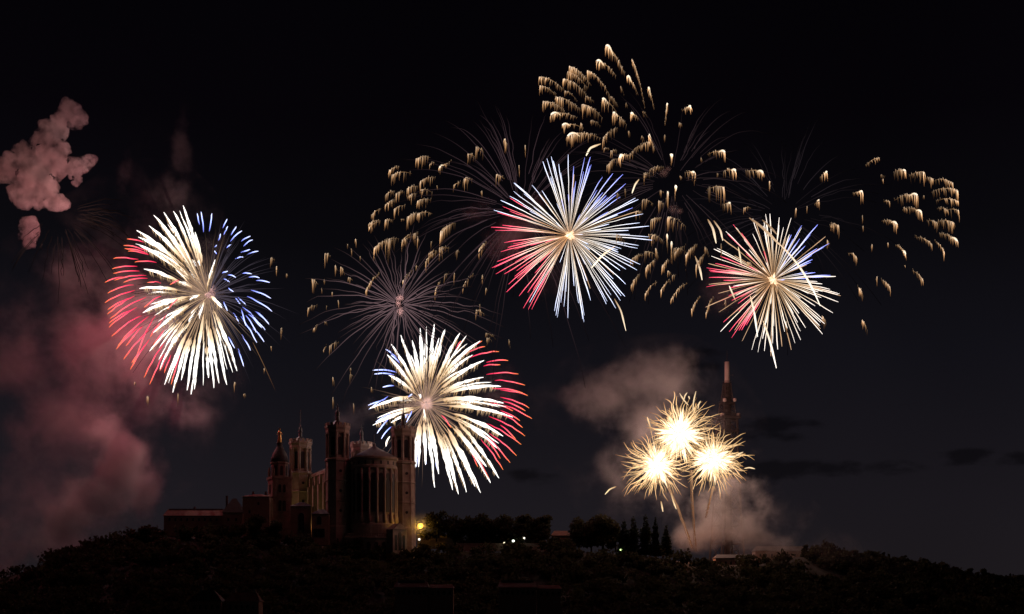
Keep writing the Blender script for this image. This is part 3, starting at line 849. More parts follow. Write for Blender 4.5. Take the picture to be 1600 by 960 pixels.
def fringe(b, tip, tail, drop=14.0, bright=1.0, name='spark_fringe', dens=1.0):
    """golden head arc with sparks falling off it like a comb"""
    sign = random.choice((-1, 1)); Dt = b.depth(tip, sign); ln = math.hypot(tip[0] - tail[0], tip[1] - tail[1])
    u = KPX * b.D; T = Tubes()
    nfil = max(3, int(ln / 1.9 * dens) + 2)
    upish = ln > 6
    for q in range(nfil):
        f = q / (nfil - 1) if nfil > 1 else 0
        g = f ** 1.25 + random.uniform(-.5, .5) / nfil
        x = lerp(tip[0], tail[0], g); y = lerp(tip[1], tail[1], g) - 0.12 * ln * math.sin(PI * min(1, max(0, g))) - random.uniform(0, 1.0) * (1.2 + 3.0 * f) + 1.0
        age = (1 - f) ** .8
        if f > .45 and random.random() < .25 * f: continue
        L_ = drop * 1.2 * random.uniform(.35, 1.2) * (.55 + .45 * age)
        m = 6; t = np.linspace(0, 1, m)
        xs = x + np.cumsum(rng.normal(size=m)) * .22 + (tip[0] - tail[0]) / (ln + 8) * 1.5 * (1 - (1 - t) ** 2); ys = y + L_ * t ** 1.15
        D_ = Dt + random.uniform(-1.2, 1.2)
        pts = np.stack([(xs - 800) * KPX * D_, np.full(m, D_), CZ + (HOR - ys) * KPX * D_], 1)
        k0 = (0.14 + 1.1 * age ** 1.3) * bright * random.choice((.45, .8, 1.0, 1.15, 1.4))
        col = mixcol([(0, (1.15, .86, .62)), (.3, (1.0, .58, .29)), (.65, (.55, .27, .11)), (1, (.10, .04, .015))], t) * k0
        T.add(pts, np.interp(t, [0, .3, 1], [.8, 1.0, .35]) * random.uniform(.6, 1.35) * u * .5, col, 4)
    m = max(5, int(ln / 3)); t = np.linspace(0, 1, m)       # the star's own path joins them
    xs = lerp(tip[0], tail[0], t); ys = lerp(tip[1], tail[1], t) - .12 * ln * np.sin(PI * t) + .8
    pts = np.stack([(xs - 800) * KPX * Dt, np.full(m, Dt), CZ + (HOR - ys) * KPX * Dt], 1)
    T.add(pts, np.interp(t, [0, .2, 1], [.5, .8, .45]) * u * .5, mixcol([(0, (.85, .55, .32)), (.4, (.45, .25, .11)), (1, (.1, .05, .02))], t) * bright, 4)
    if bright >= 1.0:       # white-hot head
        m = 6; t = np.linspace(0, 1, m); e = (lerp(tip[0], tail[0], .38), lerp(tip[1], tail[1], .38))
        pts, t = path_px(tip, e, Dt, Dt, .1 * ln, m, 0, sd())
        if ln < 6 or abs(tip[0] - tail[0]) < 4: pts, t = path_px(tip, (tip[0], tip[1] + drop * .5), Dt, Dt, 0, m, 0, sd())
        T.add(pts, np.interp(t, [0, .25, 1], [.5, 1.2, .4]) * u * min(1.7, bright * 1.2), mixcol([(0, (1.9, 1.65, 1.3)), (1, (1.0, .68, .36))], t) * bright * .8, 5)
    b.emit(name, T)

def stroke(b, pts_px, width, c0, c1, name='spark_fringe'):
    """one long glowing spark following a bent line of pixels"""
    p = np.array(pts_px, float); s_ = np.linspace(0, 1, len(p)); t = np.linspace(0, 1, 14)
    xs = np.interp(t, s_, p[:, 0]); ys = np.interp(t, s_, p[:, 1])
    for _ in range(2): xs[1:-1] = (xs[:-2] + 2 * xs[1:-1] + xs[2:]) / 4; ys[1:-1] = (ys[:-2] + 2 * ys[1:-1] + ys[2:]) / 4
    D_ = b.D - 20
    pts = np.stack([(xs - 800) * KPX * D_, np.full(14, D_), CZ + (HOR - ys) * KPX * D_], 1)
    b.emit(name, Tubes().add(pts, width * KPX * b.D * .5 * np.interp(t, [0, .15, .7, 1], [.3, .8, 1, .3]), mixcol([(0, c0), (1, c1)], t), 5))

def zo(ox, oy, sc, lst):
    """list of ends measured in an enlarged crop -> photograph pixels"""
    out = []
    for e in lst:
        out.append(((ox + e[0] / sc, oy + e[1] / sc), (ox + e[2] / sc, oy + e[3] / sc)) + tuple(e[4:]))
    return out

# ---- burst A: large white shell at left, red left rim, blue right rim
A = Burst('firework_burst', 'white burst with a red left rim and short blue right tips, above the red smoke', 325, 462, 930, 135)
Aw = [(412,60,490,320),(372,85,452,270),(328,90,440,300),(283,103,440,310),(262,150,420,310),(207,170,400,320),(215,200,420,330),(222,240,430,370),(300,120,480,400),(465,178,495,320),(240,340,400,400),(220,425,392,435),
      (235,535,440,462),(442,345,482,412),(384,395,456,422),(555,300,518,425),(440,465,490,450),(585,512,535,460),(652,790,545,520),(605,852,545,590),(570,845,530,600),(550,866,514,560),(525,822,515,680),(448,895,505,535),
      (430,876,470,620),(367,886,440,640),(332,852,430,620),(310,782,420,575),(405,832,450,640),(280,622,425,520),(250,520,410,475),(265,705,400,560),(470,330,452,300),(478,556,503,480),(432,590,482,500),(462,872,490,600),(395,330,440,390),(330,580,440,500),(350,700,450,570)]
for e in zo(140, 300, 2.825, Aw): feather(A, e[0], e[1], 4.1 if math.hypot(e[0][0]-e[1][0], e[0][1]-e[1][1]) > 35 else 4.2)
for e in zo(140, 300, 2.825, Aw):
    if random.random() < .7:        # finer trails between the broad ones
        q = random.choice((-1, 1)) * random.uniform(.05, .13); ca, sa = math.cos(q), math.sin(q)
        def turn(p, k): return (A.c[0] + ((p[0] - A.c[0]) * ca - (p[1] - A.c[1]) * sa) * k, A.c[1] + ((p[0] - A.c[0]) * sa + (p[1] - A.c[1]) * ca) * k)
        feather(A, turn(e[0], random.uniform(.82, 1.02)), turn(e[1], 1.0), random.uniform(1.6, 2.6), .8)
Ar = [(68,400,150,375),(80,448,195,410),(68,490,200,435),(78,540,200,460),(90,560,250,465),(85,600,210,510),(97,638,230,545),(118,695,215,600),(125,680,260,550),(150,740,265,610),(180,785,265,650),(190,765,290,545),(240,820,330,665),(265,850,330,715),(105,295,215,300),(100,340,210,330),(105,360,220,350),(110,390,250,370),(150,400,255,380),(165,208,240,225),(150,237,255,260),(155,250,260,275),(170,262,260,278),(200,310,295,312),(160,680,240,590),(85,580,190,520),(80,520,170,470),(240,510,315,460),(290,605,345,540),(280,680,330,610),(345,520,390,470),(355,410,395,390),(360,850,400,715),(255,400,315,400),(185,755,240,690),(330,800,360,720),(268,640,300,590),(310,790,340,730)]
for e in zo(140, 300, 2.825, Ar): streak(A, e[0], e[1], RED_ST, 1.75, wob=.45)
Ab = [(475,95,485,145),(492,88,505,178),(540,95,528,175),(607,120,588,160),(610,152,592,190),(578,185,570,215),(648,153,622,190),(672,172,622,220),(562,235,552,248),(552,260,560,275),(625,233,605,248),(710,195,670,220),(720,212,678,240),(708,255,668,270),(745,262,695,278),(678,288,642,295),(715,362,675,360),(750,380,703,375),(795,400,735,392),(800,470,712,435),(805,528,695,462),(792,585,730,525),(770,662,722,602),(738,665,668,550),(710,700,672,630),(680,770,655,692),(775,610,675,508),(690,500,655,465),(668,500,640,468),(660,580,632,535),(645,378,610,368),(618,398,590,385),(610,350,585,358),(635,440,612,425),(608,525,592,485),(690,590,668,520),(790,580,735,530),(760,600,700,540),(640,690,612,640),(735,620,690,545)]
for e in zo(140, 300, 2.825, Ab): streak(A, e[0], e[1], BLUE_ST, 1.7, wob=.5)
for i in range(70):
    a = random.uniform(-1.35, 1.45) if random.random() < .75 else random.uniform(0, 6.28)
    ember(A, a, 12, random.uniform(70, 150), (.075, .062, .085), .9, wob=.8)
for e in zo(140, 300, 2.825, [(800,290,815,300,14),(825,330,830,345,14),(870,360,875,372,8),(845,600,850,610,14),(800,680,803,690,8),(640,840,645,850,12),(680,890,690,900,8),(390,890,395,900,16),(255,900,265,910,14),(200,840,205,850,12),(770,780,775,790,10)]):
    fringe(A, e[0], e[1], e[2], .55, dens=.6)
stroke(A, [(395, 535), (412, 570), (430, 610)], 1.1, (.25, .13, .06), (.05, .02, .01), 'ember_trail')
for i in range(150):
    a = random.uniform(1.3, 5.6)
    ember(A, a, 6, random.uniform(40, 118), np.array((.34, .22, .15)) * random.uniform(.4, 1.2), .8, wob=.8, sag=random.uniform(2, 9))
# ---- burst B: white shell behind the right tower
B = Burst('firework_burst', 'white burst with red rim on its right, opening right behind the right-hand basilica tower', 665, 632, 960, 160)
Bw = [(455,290,435,490),(492,308,445,490),(545,322,462,495),(403,305,415,500),(375,348,408,510),(333,330,398,515),(300,362,392,520),(285,400,382,525),(618,350,475,480),(292,472,388,540),(632,420,478,518),(630,480,470,535),(692,512,480,540),(235,652,385,592),(225,592,372,548),(400,535,402,560),(415,592,418,640),(685,840,540,640),(655,857,525,650),(620,892,500,660),(570,890,490,680),(540,898,472,680),(520,882,462,670),(455,874,425,600),(470,825,440,640),(382,822,402,640),(398,800,405,650),(425,792,417,640),(640,602,480,562),(702,572,482,558),(735,622,500,582),(700,690,520,610),(690,740,530,630),(640,800,520,660),(300,642,362,612),(320,562,392,562),(470,340,440,480),(355,400,400,505),(590,400,468,500),(600,870,505,680)]
for e in zo(480, 380, 2.287, Bw): feather(B, e[0], e[1], 4.4 if math.hypot(e[0][0]-e[1][0], e[0][1]-e[1][1]) > 40 else 3.8)
for e in zo(480, 380, 2.287, Bw):
    if random.random() < .4:        # finer trails between the broad ones
        q = random.choice((-1, 1)) * random.uniform(.05, .13); ca, sa = math.cos(q), math.sin(q)
        def turn(p, k): return (B.c[0] + ((p[0] - B.c[0]) * ca - (p[1] - B.c[1]) * sa) * k, B.c[1] + ((p[0] - B.c[0]) * sa + (p[1] - B.c[1]) * ca) * k)
        feather(B, turn(e[0], random.uniform(.82, 1.02)), turn(e[1], 1.0), random.uniform(1.6, 2.6), .8)
Br = [(635,370,560,400),(625,350,575,385),(685,388,580,410),(718,420,640,425),(690,435,630,440),(755,468,640,470),(778,508,670,492),(788,545,690,525),(770,535,660,520),(793,590,690,550),(803,628,700,580),(760,635,690,600),(778,690,650,620),(765,720,640,645),(748,760,650,680),(725,785,640,690),(700,810,620,700),(650,845,590,740),(735,600,650,570),(550,350,530,380),(780,600,700,565),(745,700,690,650),(770,660,700,615),(515,660,480,615),(610,800,570,720),(690,770,640,700)]
for e in zo(480, 380, 2.287, Br): streak(B, e[0], e[1], RED_ST, 1.8, wob=.45)
Bb = [(235,455,320,460),(240,468,310,470),(280,380,320,410),(270,515,310,510),(220,595,290,550),(218,580,280,560),(250,680,290,630),(265,700,300,655),(380,825,385,740),(390,800,395,700),(425,790,420,700),(465,810,455,730),(355,640,375,600),(345,630,360,610),(300,400,330,430),(245,640,300,610),(375,540,360,550)]
for e in zo(480, 380, 2.287, Bb): streak(B, e[0], e[1], BLUE_ST, 2.0, wob=.45)
stroke(B, [(609, 682), (604, 690), (603, 698)], 3.0, (2, 1.8, 1.5), (2, 1.8, 1.6), 'star_trail')
for i in range(170): ember(B, random.uniform(0, 6.28), 5, random.uniform(30, 125) * (1 if random.random() < .5 else .6), np.array((.36, .22, .17)) * random.uniform(.4, 1.2), .8, wob=.6, sag=random.uniform(2, 8))

# ---- bursts C and D: straight-rayed peonies
def peony(b, R, nrays, squash, redarc, bluearc, wmul=1.0, dim=1.0, warm=False):
    u = KPX * b.D; k = 0
    for i in range(nrays):
        # even directions over the sphere
        zc = 1 - 2 * (i + .5) / nrays; ph = i * 2.39996 + random.uniform(-.25, .25)
        q = math.sqrt(1 - zc * zc); ux, uz = q * math.cos(ph), q * math.sin(ph)
        q2 = q ** .8 / max(q, 1e-3); ux *= q2; uz *= q2
        rr = R * (random.uniform(.9, 1.03) if random.random() < .7 else random.uniform(.6, .95))
        ang = (math.degrees(math.atan2(uz, ux)) + random.uniform(-12, 12)) % 360
        tip = (b.c[0] + ux * rr * squash[0], b.c[1] - uz * rr * squash[1] + 4)
        Dt = b.D + zc * rr * u
        ln = math.hypot(tip[0] - b.c[0], tip[1] - b.c[1])
        if ln < 14: continue
        m = max(10, int(ln / 6)); pts, t = path_px(b.c, tip, b.D, Dt, ln * .015, m, .28, sd())
        col_in = np.array((1.0, .45, .16)) * .75 * dim; mid = np.array((1.6, 1.35, 1.1)) * dim
        def inarc(a, arc): return arc[0] <= ang <= arc[1] or arc[0] <= ang + 360 <= arc[1]
        lit = random.uniform(.25, .5)
        if inarc(ang, redarc) and not (warm and random.random() < .3): st = [(0, col_in), (lit, (1.25 * dim, .7 * dim, .4 * dim)), (.55, (2.0, 1.5, 1.2)), (.72, (2.2, .6, .62)), (.86, (2.1, .26, .40)), (1, (1.8, .12, .26))]
        elif inarc(ang, bluearc): st = [(0, col_in), (lit, mid), (.6, (1.4, 1.3, 1.35)), (.8, (1.1, 1.2, 2.3)), (1, (.45, .52, 1.9))]
        elif warm: st = [(0, col_in), (lit, (1.15, .76, .44)), (.65, (1.6, 1.25, .92)), (1, (1.9, 1.7, 1.55))]
        else: st = [(0, col_in), (lit, mid), (.65, (1.7, 1.6, 1.55)), (1, (1.35, 1.5, 2.1))]
        if random.random() < (.2 if warm else .06): st = [(0, col_in * .8), (.5, np.array((.75, .42, .2)) * dim), (1, (1.2 * dim, .75 * dim, .45 * dim))]
        w = wmul * random.uniform(.75, 1.2)
        prof = w * np.interp(t, [0, .2, .5, .9, 1], [.28, .36, .8, 1.3, .6]) * random.choice((.85, 1, 1, 1.15))
        b.emit('star_trail', Tubes().add(pts, prof * u * .62, mixcol(st, t), 5))
    T = Tubes()                                    # white-hot centre: a knot of short rays
    for i in range(70):
        v = rng.normal(size=3); v /= np.linalg.norm(v); l_ = random.uniform(3, 9) * u * (1.6 if random.random() < .15 else 1)
        o = np.array(P(*b.c, b.D)); t = np.linspace(0, 1, 4)
        T.add(o[None] + v[None] * l_ * t[:, None], np.interp(t, [0, .6, 1], [2.2, 1.6, .3]) * u, mixcol([(0, (2.4, 2.2, 1.9)), (.6, (2.0, 1.5, 1.0)), (1, (1.2, .6, .25))], t), 5)
    T.build('core', b.o, b.o.location)
C = Burst('firework_burst', 'large straight-rayed burst with a white-hot centre, red tips left and blue tips up right', 890, 368, 790, 125)
peony(C, 130, 172, (.99, 1.0), (150, 248), (28, 96), .64)
D_ = Burst('firework_burst', 'smaller straight-rayed golden burst at right with red left tips and blue right tips', 1208, 438, 790, 108)
peony(D_, 114, 172, (.98, .98), (112, 240), (-50, 70), .68, .8, True)
def zs(ox, oy, sc, pts): return [(ox + p[0] / sc, oy + p[1] / sc) for p in pts]
stroke(D_, zs(1080, 300, 3.2, [(430, 250), (500, 320), (560, 400), (610, 490), (645, 570)]), 3.2, (1.0, .7, .45), (1.8, 1.6, 1.3))
stroke(D_, zs(1080, 300, 3.2, [(290, 130), (340, 165), (400, 220), (440, 265)]), 4.0, (.35, .2, .11), (.9, .62, .38))
stroke(D_, zs(1080, 300, 3.2, [(355, 140), (400, 180), (430, 215)]), 3.0, (.3, .18, .1), (.5, .33, .2))
stroke(D_, zs(1080, 300, 3.2, [(295, 520), (315, 600), (332, 725)]), 3.0, (1.0, .7, .4), (1.8, 1.7, 1.5))
stroke(D_, zs(1080, 300, 3.2, [(360, 645), (395, 750), (426, 882)]), 3.2, (1.0, .7, .4), (2.0, 1.8, 1.6))
stroke(D_, zs(1080, 300, 3.2, [(190, 470), (205, 505), (222, 545)]), 2.6, (1.5, 1.3, 1), (.5, .3, .15))
stroke(D_, zs(1080, 300, 3.2, [(235, 275), (243, 315), (250, 362)]), 2.4, (1.0, .7, .4), (1.3, 1.1, .8))

# ---- golden shells whose stars end in falling fringes
E = Burst('firework_burst', 'dim faded burst of fine mauve ember trails with scattered gold sparks, above the basilica', 624, 476, 980, 170)
Fg = Burst('firework_burst', 'wide golden shell of falling spark fringes spreading left of the large rayed burst', 815, 330, 860, 240)
Gg = Burst('firework_burst', 'highest golden shell of feathery falling sparks, above and right of the large rayed burst', 1050, 285, 840, 235)
Hg = Burst('firework_burst', 'wide golden shell of comb-like falling sparks at the far right', 1225, 335, 860, 290)
Gl = zo(820, 50, 4.8, [(110,335,300,440,11,.9),(110,400,240,480,12,.8),(335,255,500,400,14,.95),(320,295,470,420,14,.8),(290,350,460,470,15,.9),(470,285,640,480,14,.95),(610,100,750,310,15,1.15),(540,215,680,320,11,1.15),(770,330,850,470,9,1.15),(805,205,900,560,9,.95),(925,415,970,580,9,1.1),(1070,535,1050,700,10,1.1),(1245,560,1180,590,12,1.25),
  (230,485,420,590,17,.85),(135,520,300,590,13,.85),(195,620,390,640,11,1.1),(430,540,580,640,17,.95),(580,500,690,600,17,1.0),(660,605,760,690,17,1.0),(795,610,860,650,11,1.3),(280,700,440,720,11,1.0),(320,780,560,790,16,1.1),(590,790,700,720,17,.75),(930,770,975,890,14,1.3),(800,900,900,840,12,.5),(650,890,690,890,10,.55),(710,930,800,930,10,1.2),(1095,915,1100,950,8,1.3),(300,440,390,510,9,.4),(460,480,520,530,9,.4),(500,660,570,710,9,.35),(640,480,700,560,10,.4),(720,410,740,460,8,.4),(760,530,770,570,8,.35),(780,740,790,770,10,.4),(885,590,920,640,8,.4),(880,780,900,830,10,.35),(1160,680,1180,700,8,.4),(600,870,640,880,8,.35),(1050,770,1055,810,9,.35),(420,680,435,720,9,.7)])
Gl += zo(860, 220, 4.8, [(1310,85,1180,100,15,1.1),(1390,225,1300,225,15,1.2),(1080,240,1010,240,16,1.25),(1300,345,1170,370,28,.9),(1350,470,1290,480,22,1.0),(910,100,905,150,14,1.6),(940,335,934,400,18,1.5),(880,380,868,450,22,1.0),(875,700,875,760,26,1.2),(908,755,912,830,28,1.2),(430,180,510,130,15,.7),(740,5,640,80,13,.6),(700,240,760,260,17,.55),(750,210,850,200,16,.6),(690,440,770,470,15,.55),(810,450,850,480,17,.6),(640,530,700,550,13,.5),(760,590,830,580,17,.8),(880,570,1015,640,19,.75),(740,700,850,750,15,.75),(620,880,700,860,12,.5),(710,830,800,860,14,.6),(720,950,790,900,13,.8),(840,940,890,890,12,.7),(930,840,1010,790,15,.55),(1020,850,1100,780,17,.75),(1095,930,1160,850,15,.6),(500,700,560,760,12,.35),(560,360,565,390,14,.35),(970,260,990,280,6,.4),(1130,130,1135,150,8,.45),(1250,240,1260,260,6,.4),(500,390,520,420,12,.45),(820,370,850,390,12,.5)])
Gl += zo(960, 340, 4.8, [(130,310,220,280,11,.65),(240,390,310,310,14,.85),(130,500,190,430,13,.75),(360,360,410,320,15,.8),(400,400,430,430,11,.7),(232,570,320,480,9,.9),(350,540,420,470,11,.9),(425,610,550,490,10,.85),(535,280,620,210,17,.85),(645,310,690,260,12,.5),(580,690,650,590,10,.85),(690,710,740,600,10,.8),(280,130,330,150,12,.65),(310,230,330,300,13,.65),(450,230,540,260,13,.5),(440,430,460,440,9,.4),(680,220,710,280,9,.4),(830,640,840,660,9,.3)])
for e in Gl: fringe(Gg, e[0], e[1], e[2], e[3])
for pts, w in ((zs(820, 50, 4.8, [(460, 930), (490, 870), (570, 840)]), 3.2), (zs(860, 220, 4.8, [(612, 395), (635, 330), (665, 290)]), 2.6), (zs(860, 220, 4.8, [(308, 955), (390, 860), (485, 790)]), 3.4)):
    stroke(Gg, pts, w, (1.7, 1.45, 1.05), (.8, .5, .25))
for pts, w in ((zs(860, 220, 4.8, [(1180, 590), (1220, 660), (1243, 770)]), 3.6), (zs(860, 220, 4.8, [(1225, 600), (1275, 670), (1293, 750)]), 2.8), (zs(960, 340, 4.8, [(0, 610), (50, 700), (86, 850)]), 2.4), (zs(960, 340, 4.8, [(605, 290), (640, 380), (658, 470)]), 3.0)):
    stroke(Gg, pts, w, (.4, .22, .1), (1.5, 1.2, .85))
fringe(Gg, (968, 246), (985, 242), 13, 1.35)
Hl = zo(1160, 220, 4, [(130,200,20,190,15,1.05),(170,250,172,300,12,.95),(530,195,485,230,13,1.2),(480,370,450,400,15,1.05),(335,420,330,440,14,.9),(405,410,402,430,12,.9),(750,320,690,330,16,1.1),(855,105,770,155,9,.9),(1020,190,950,190,20,1.0),(1140,195,1040,220,18,.95),(1190,235,1150,230,16,.85),(1310,260,1200,245,13,.95),(1345,310,1180,320,15,.95),(1345,375,1210,375,12,.9),(1350,435,1280,430,16,.9),(1280,430,1220,420,10,.6),(1095,340,950,370,18,1.05),(1120,450,1030,420,14,1.1),(1030,420,1000,430,9,.6),(1320,510,1220,505,16,.95),(1215,510,1150,500,14,.6),(1345,630,1230,580,13,1.05),(1260,690,1205,630,12,.95),(1180,640,1075,600,9,.65),(965,520,870,500,17,1.0),(1020,710,960,650,10,1.1),(910,640,905,650,9,.6),(1130,870,1060,810,12,.95),(920,910,870,870,12,.95),(840,850,835,870,12,.5),(710,720,660,700,12,.8),(600,530,550,520,17,.95),(920,380,880,380,8,.65),(810,650,806,670,14,.55),(752,465,750,475,10,.4),(754,530,750,540,8,.4),(745,940,722,910,14,.8),(880,240,872,250,10,.6),(1135,340,1130,350,10,.4),(530,620,545,640,14,.5),(870,210,890,230,8,.2),(1015,780,1010,775,5,.4)])
Hl += zo(1080, 300, 3.2, [(655,620,675,660,16,.9),(855,640,880,690,12,.95),(840,480,860,520,11,.85),(475,650,478,680,16,.7),(280,350,315,380,8,.9),(700,160,735,165,14,.6),(265,80,300,80,12,.7),(150,260,150,300,20,.5),(170,540,175,560,14,.4),(430,470,440,480,18,.5)])
for e in Hl: fringe(Hg, e[0], e[1], e[2], e[3])
Fl = zo(560, 200, 4.8, [(230,320,310,290,11,.9),(255,350,400,340,17,.75),(435,230,540,220,18,.8),(540,270,575,260,11,.65),(607,300,695,255,10,1.05),(465,400,580,370,15,.75),(370,450,450,440,15,.75),(470,460,550,480,14,.6),(205,500,275,470,13,.8),(285,490,345,480,14,.6),(380,510,440,490,15,.75),(205,575,280,545,14,.85),(265,610,350,580,14,.8),(445,545,545,540,17,.85),(100,650,170,605,12,.8),(85,715,160,690,16,.8),(200,690,260,690,16,.7),(370,665,450,640,16,.75),(450,640,555,640,13,.7),(120,900,220,840,14,.8),(210,840,300,830,22,.6),(330,840,410,790,16,.75),(615,790,730,710,18,.8),(530,935,590,920,10,.7),(610,900,680,900,14,.6),(820,195,870,210,16,.85),(885,140,940,180,20,.85),(1095,80,1115,130,18,.9),(1250,125,1255,170,18,.75),(717,425,765,410,12,.9),(790,380,865,390,21,.9),(1035,350,1095,380,16,.8),(1205,280,1205,310,14,.7),(907,910,960,860,12,.75),(925,470,920,490,8,.5),(590,430,592,440,9,.4),(415,790,450,790,18,.5),(320,685,350,690,4,.5),(545,850,555,860,12,.3),(735,920,760,930,14,.35)])
for e in Fl: fringe(Fg, e[0], e[1], e[2], e[3])
El = zo(470, 340, 4.8, [(515,70,590,30,14,.8),(630,20,690,30,14,.65),(550,240,650,170,16,.8),(660,180,700,170,26,.6),(760,180,850,140,13,.8),(875,140,885,180,20,.55),(1050,100,1130,50,16,.85),(940,320,1020,260,16,.75),(1040,240,1110,230,16,.6),(488,545,590,420,10,.95),(770,470,830,400,17,.85),(1015,530,1050,480,13,.85),(1080,430,1110,420,14,.5),(1150,410,1155,440,14,.75),(1220,510,1290,430,12,.8),(1360,430,1370,460,12,.6),(1340,230,1390,190,18,.85),(180,270,220,290,17,.8),(260,360,270,390,13,.7),(300,370,330,430,13,.65),(360,450,390,470,9,.6),(85,460,130,500,18,.75),(412,160,415,180,14,.75),(350,200,355,220,8,.4),(378,230,380,250,9,.4),(445,290,448,310,9,.4),(55,680,120,660,10,.6),(100,830,130,800,11,.6),(180,780,190,790,14,.7),(1320,690,1380,730,14,.6),(1390,530,1400,550,10,.45),(865,360,880,370,8,.45),(175,460,180,480,8,.35),(280,620,285,640,11,.4),(190,660,200,665,8,.4),(235,560,240,580,6,.3),(1340,650,1345,660,9,.4),(1400,900,1430,920,12,.4),(155,530,158,550,8,.35)])
El += [((548, 585), (552, 588), 12, .5), ((520, 590), (522, 600), 12, .4), ((515, 540), (530, 535), 12, .5), ((548, 575), (546, 580), 14, .4), ((505, 548), (510, 540), 9, .5), ((580, 605), (582, 610), 10, .45), ((795, 530), (797, 540), 10, .4), ((760, 520), (775, 530), 9, .35), ((520, 620), (522, 632), 14, .4), ((552, 630), (553, 636), 14, .3)]
for e in El: fringe(E, e[0], e[1], e[2], e[3], dens=.75)
for i in range(78):
    a = i * 2 * PI / 78 + random.uniform(-.05, .05)
    low = math.sin(a) < -.2
    ember(E, a, 8, random.uniform(75, 165) * (1.0 if abs(math.cos(a)) > .5 else .9), np.array((.16, .098, .108)) * random.uniform(.45, 1.3), 1.2, wob=2.0)
for (bb, cnt, rmax, col, lo, hi) in ((Fg, 80, 240, (.05, .03, .036), .6, 5.7), (Gg, 70, 200, (.030, .019, .022), 0, 6.28), (Hg, 60, 190, (.016, .012, .015), 0, 6.28)):
    for i in range(cnt): ember(bb, random.uniform(lo, hi), random.uniform(20, 60), random.uniform(.5, 1) * rmax, np.array(col) * random.uniform(.5, 1.3), 1.1, wob=1.2)

# ---- three golden bursts and their rising tails at the launching site
def golden(px, py, R, core, label, tailpts, off):
    b = Burst('golden_burst', label, px, py, 850, R, None)
    u = KPX * b.D
    for i in range(230):
        a = i * 2.39996; zc = random.uniform(-1, 1); q = math.sqrt(1 - zc * zc) ** .6
        rr = R * (random.uniform(.55, 1.08) if random.random() < .85 else random.uniform(1.0, 1.3)) * q
        if rr < 10: continue
        tip = (px + off[0] + math.cos(a) * rr, py + off[1] - math.sin(a) * rr * .98)
        s0 = random.uniform(.1, .45)
        inner = (lerp(px, tip[0], s0), lerp(py, tip[1], s0))
        Dt = b.D + zc * R * u * .8
        ln = math.hypot(tip[0] - inner[0], tip[1] - inner[1]); m = 9
        pts, t = path_px(inner, tip, b.D, Dt, ln * random.uniform(-.14, .22), m, ln * .045, sd())
        st = [(0, (2.0, 1.5, .95)), (.4, (1.5, .98, .5)), (.85, (1.25, .75, .33)), (1, (.9, .45, .17))]
        b.emit('spark_trail', Tubes().add(pts, np.interp(t, [0, .3, .75, 1], [1.0, .75, .8, .25]) * random.uniform(.5, 1.0) * u * .74, mixcol(st, t) * random.uniform(.45, 1.15), 5))
    T = Tubes(); o = np.array(b.o.location)
    for i in range(330):
        v = rng.normal(size=3); v /= np.linalg.norm(v); v[0] *= core[1]; v[2] *= core[2]
        l_ = core[0] * (random.uniform(.35, 1.0) if random.random() < .6 else random.uniform(.8, 1.5)) * u; t = np.linspace(0, 1, 5)
        bendv = np.array((0, 0, random.uniform(-.2, .1) * l_))
        T.add(o[None] + v[None] * l_ * t[:, None] + bendv[None] * (t ** 2)[:, None], np.interp(t, [0, .55, 1], [3.0, 2.0, .3]) * u, mixcol([(0, (2.5, 2.4, 2.1)), (.65, (2.1, 1.8, 1.35)), (1, (1.3, .9, .45))], t), 5)
    T.build('core', b.o, b.o.location)
    T = Tubes()
    for q in range(9):
        pp_ = np.array(tailpts, float) + np.array([random.uniform(-2.0, 2.0), 0])[None]
        s_ = np.linspace(0, 1, len(pp_)); t = np.linspace(0, 1, 22)
        xs = np.interp(t, s_, pp_[:, 0]) + rng.normal(size=22) * .5; ys = np.interp(t, s_, pp_[:, 1])
        Ds = np.linspace(b.D, 838, 22)
        pts = np.stack([(xs - 800) * KPX * Ds, Ds, CZ + (HOR - ys) * KPX * Ds], 1)
        T.add(pts, np.interp(t, [0, .2, .8, 1], [.8, .7, .5, .2]) * u * .5, mixcol([(0, (.62, .34, .18)), (.5, (.30, .14, .07)), (1, (.15, .055, .025))], t) * random.uniform(.35, 1.1), 4)
    T.build('rising_tail', b.o, b.o.location)
    return b
I_ = golden(1061, 679, 55, (29, 1.0, 1.05), 'largest and highest of three golden crackling bursts over the launching smoke', [(1080, 735), (1082, 790), (1087, 862)], (6, -6))
J_ = golden(1027, 728, 53, (23, .85, 1.1), 'left golden crackling burst of the three over the launching smoke', [(1040, 752), (1058, 790), (1076, 840), (1082, 858)], (-4, 0))
K_ = golden(1114, 718, 51, (24, 1.05, 1.0), 'right golden crackling burst of the three, in front of the radio tower foot', [(1114, 760), (1108, 785), (1102, 810)], (4, 3))
for pts in (zs(940, 600, 4.8, [(685, 210), (690, 130), (708, 55)]), zs(940, 600, 4.8, [(650, 160), (615, 120), (585, 70)]), zs(940, 600, 4.8, [(615, 130), (625, 90), (642, 65)]), zs(940, 600, 4.8, [(722, 190), (728, 155), (742, 128)]), zs(940, 600, 4.8, [(660, 115), (656, 100), (652, 92)])):
    stroke(I_, pts, 2.2, (1.0, .7, .4), (1.0, .75, .45), 'stray_spark')
for pts in (zs(940, 600, 4.8, [(110, 770), (60, 790), (25, 830)]), zs(940, 600, 4.8, [(370, 335), (355, 290), (342, 248)]), zs(940, 600, 4.8, [(520, 820), (540, 890), (560, 940)]), zs(940, 600, 4.8, [(445, 880), (452, 915), (460, 960)])):
    stroke(J_, pts, 2.4, (.6, .36, .17), (1.4, 1.05, .6), 'stray_spark')
stroke(K_, zs(940, 600, 4.8, [(1070, 635), (1110, 628), (1150, 638)]), 2.2, (1.0, .7, .4), (1.1, .8, .5), 'stray_spark')
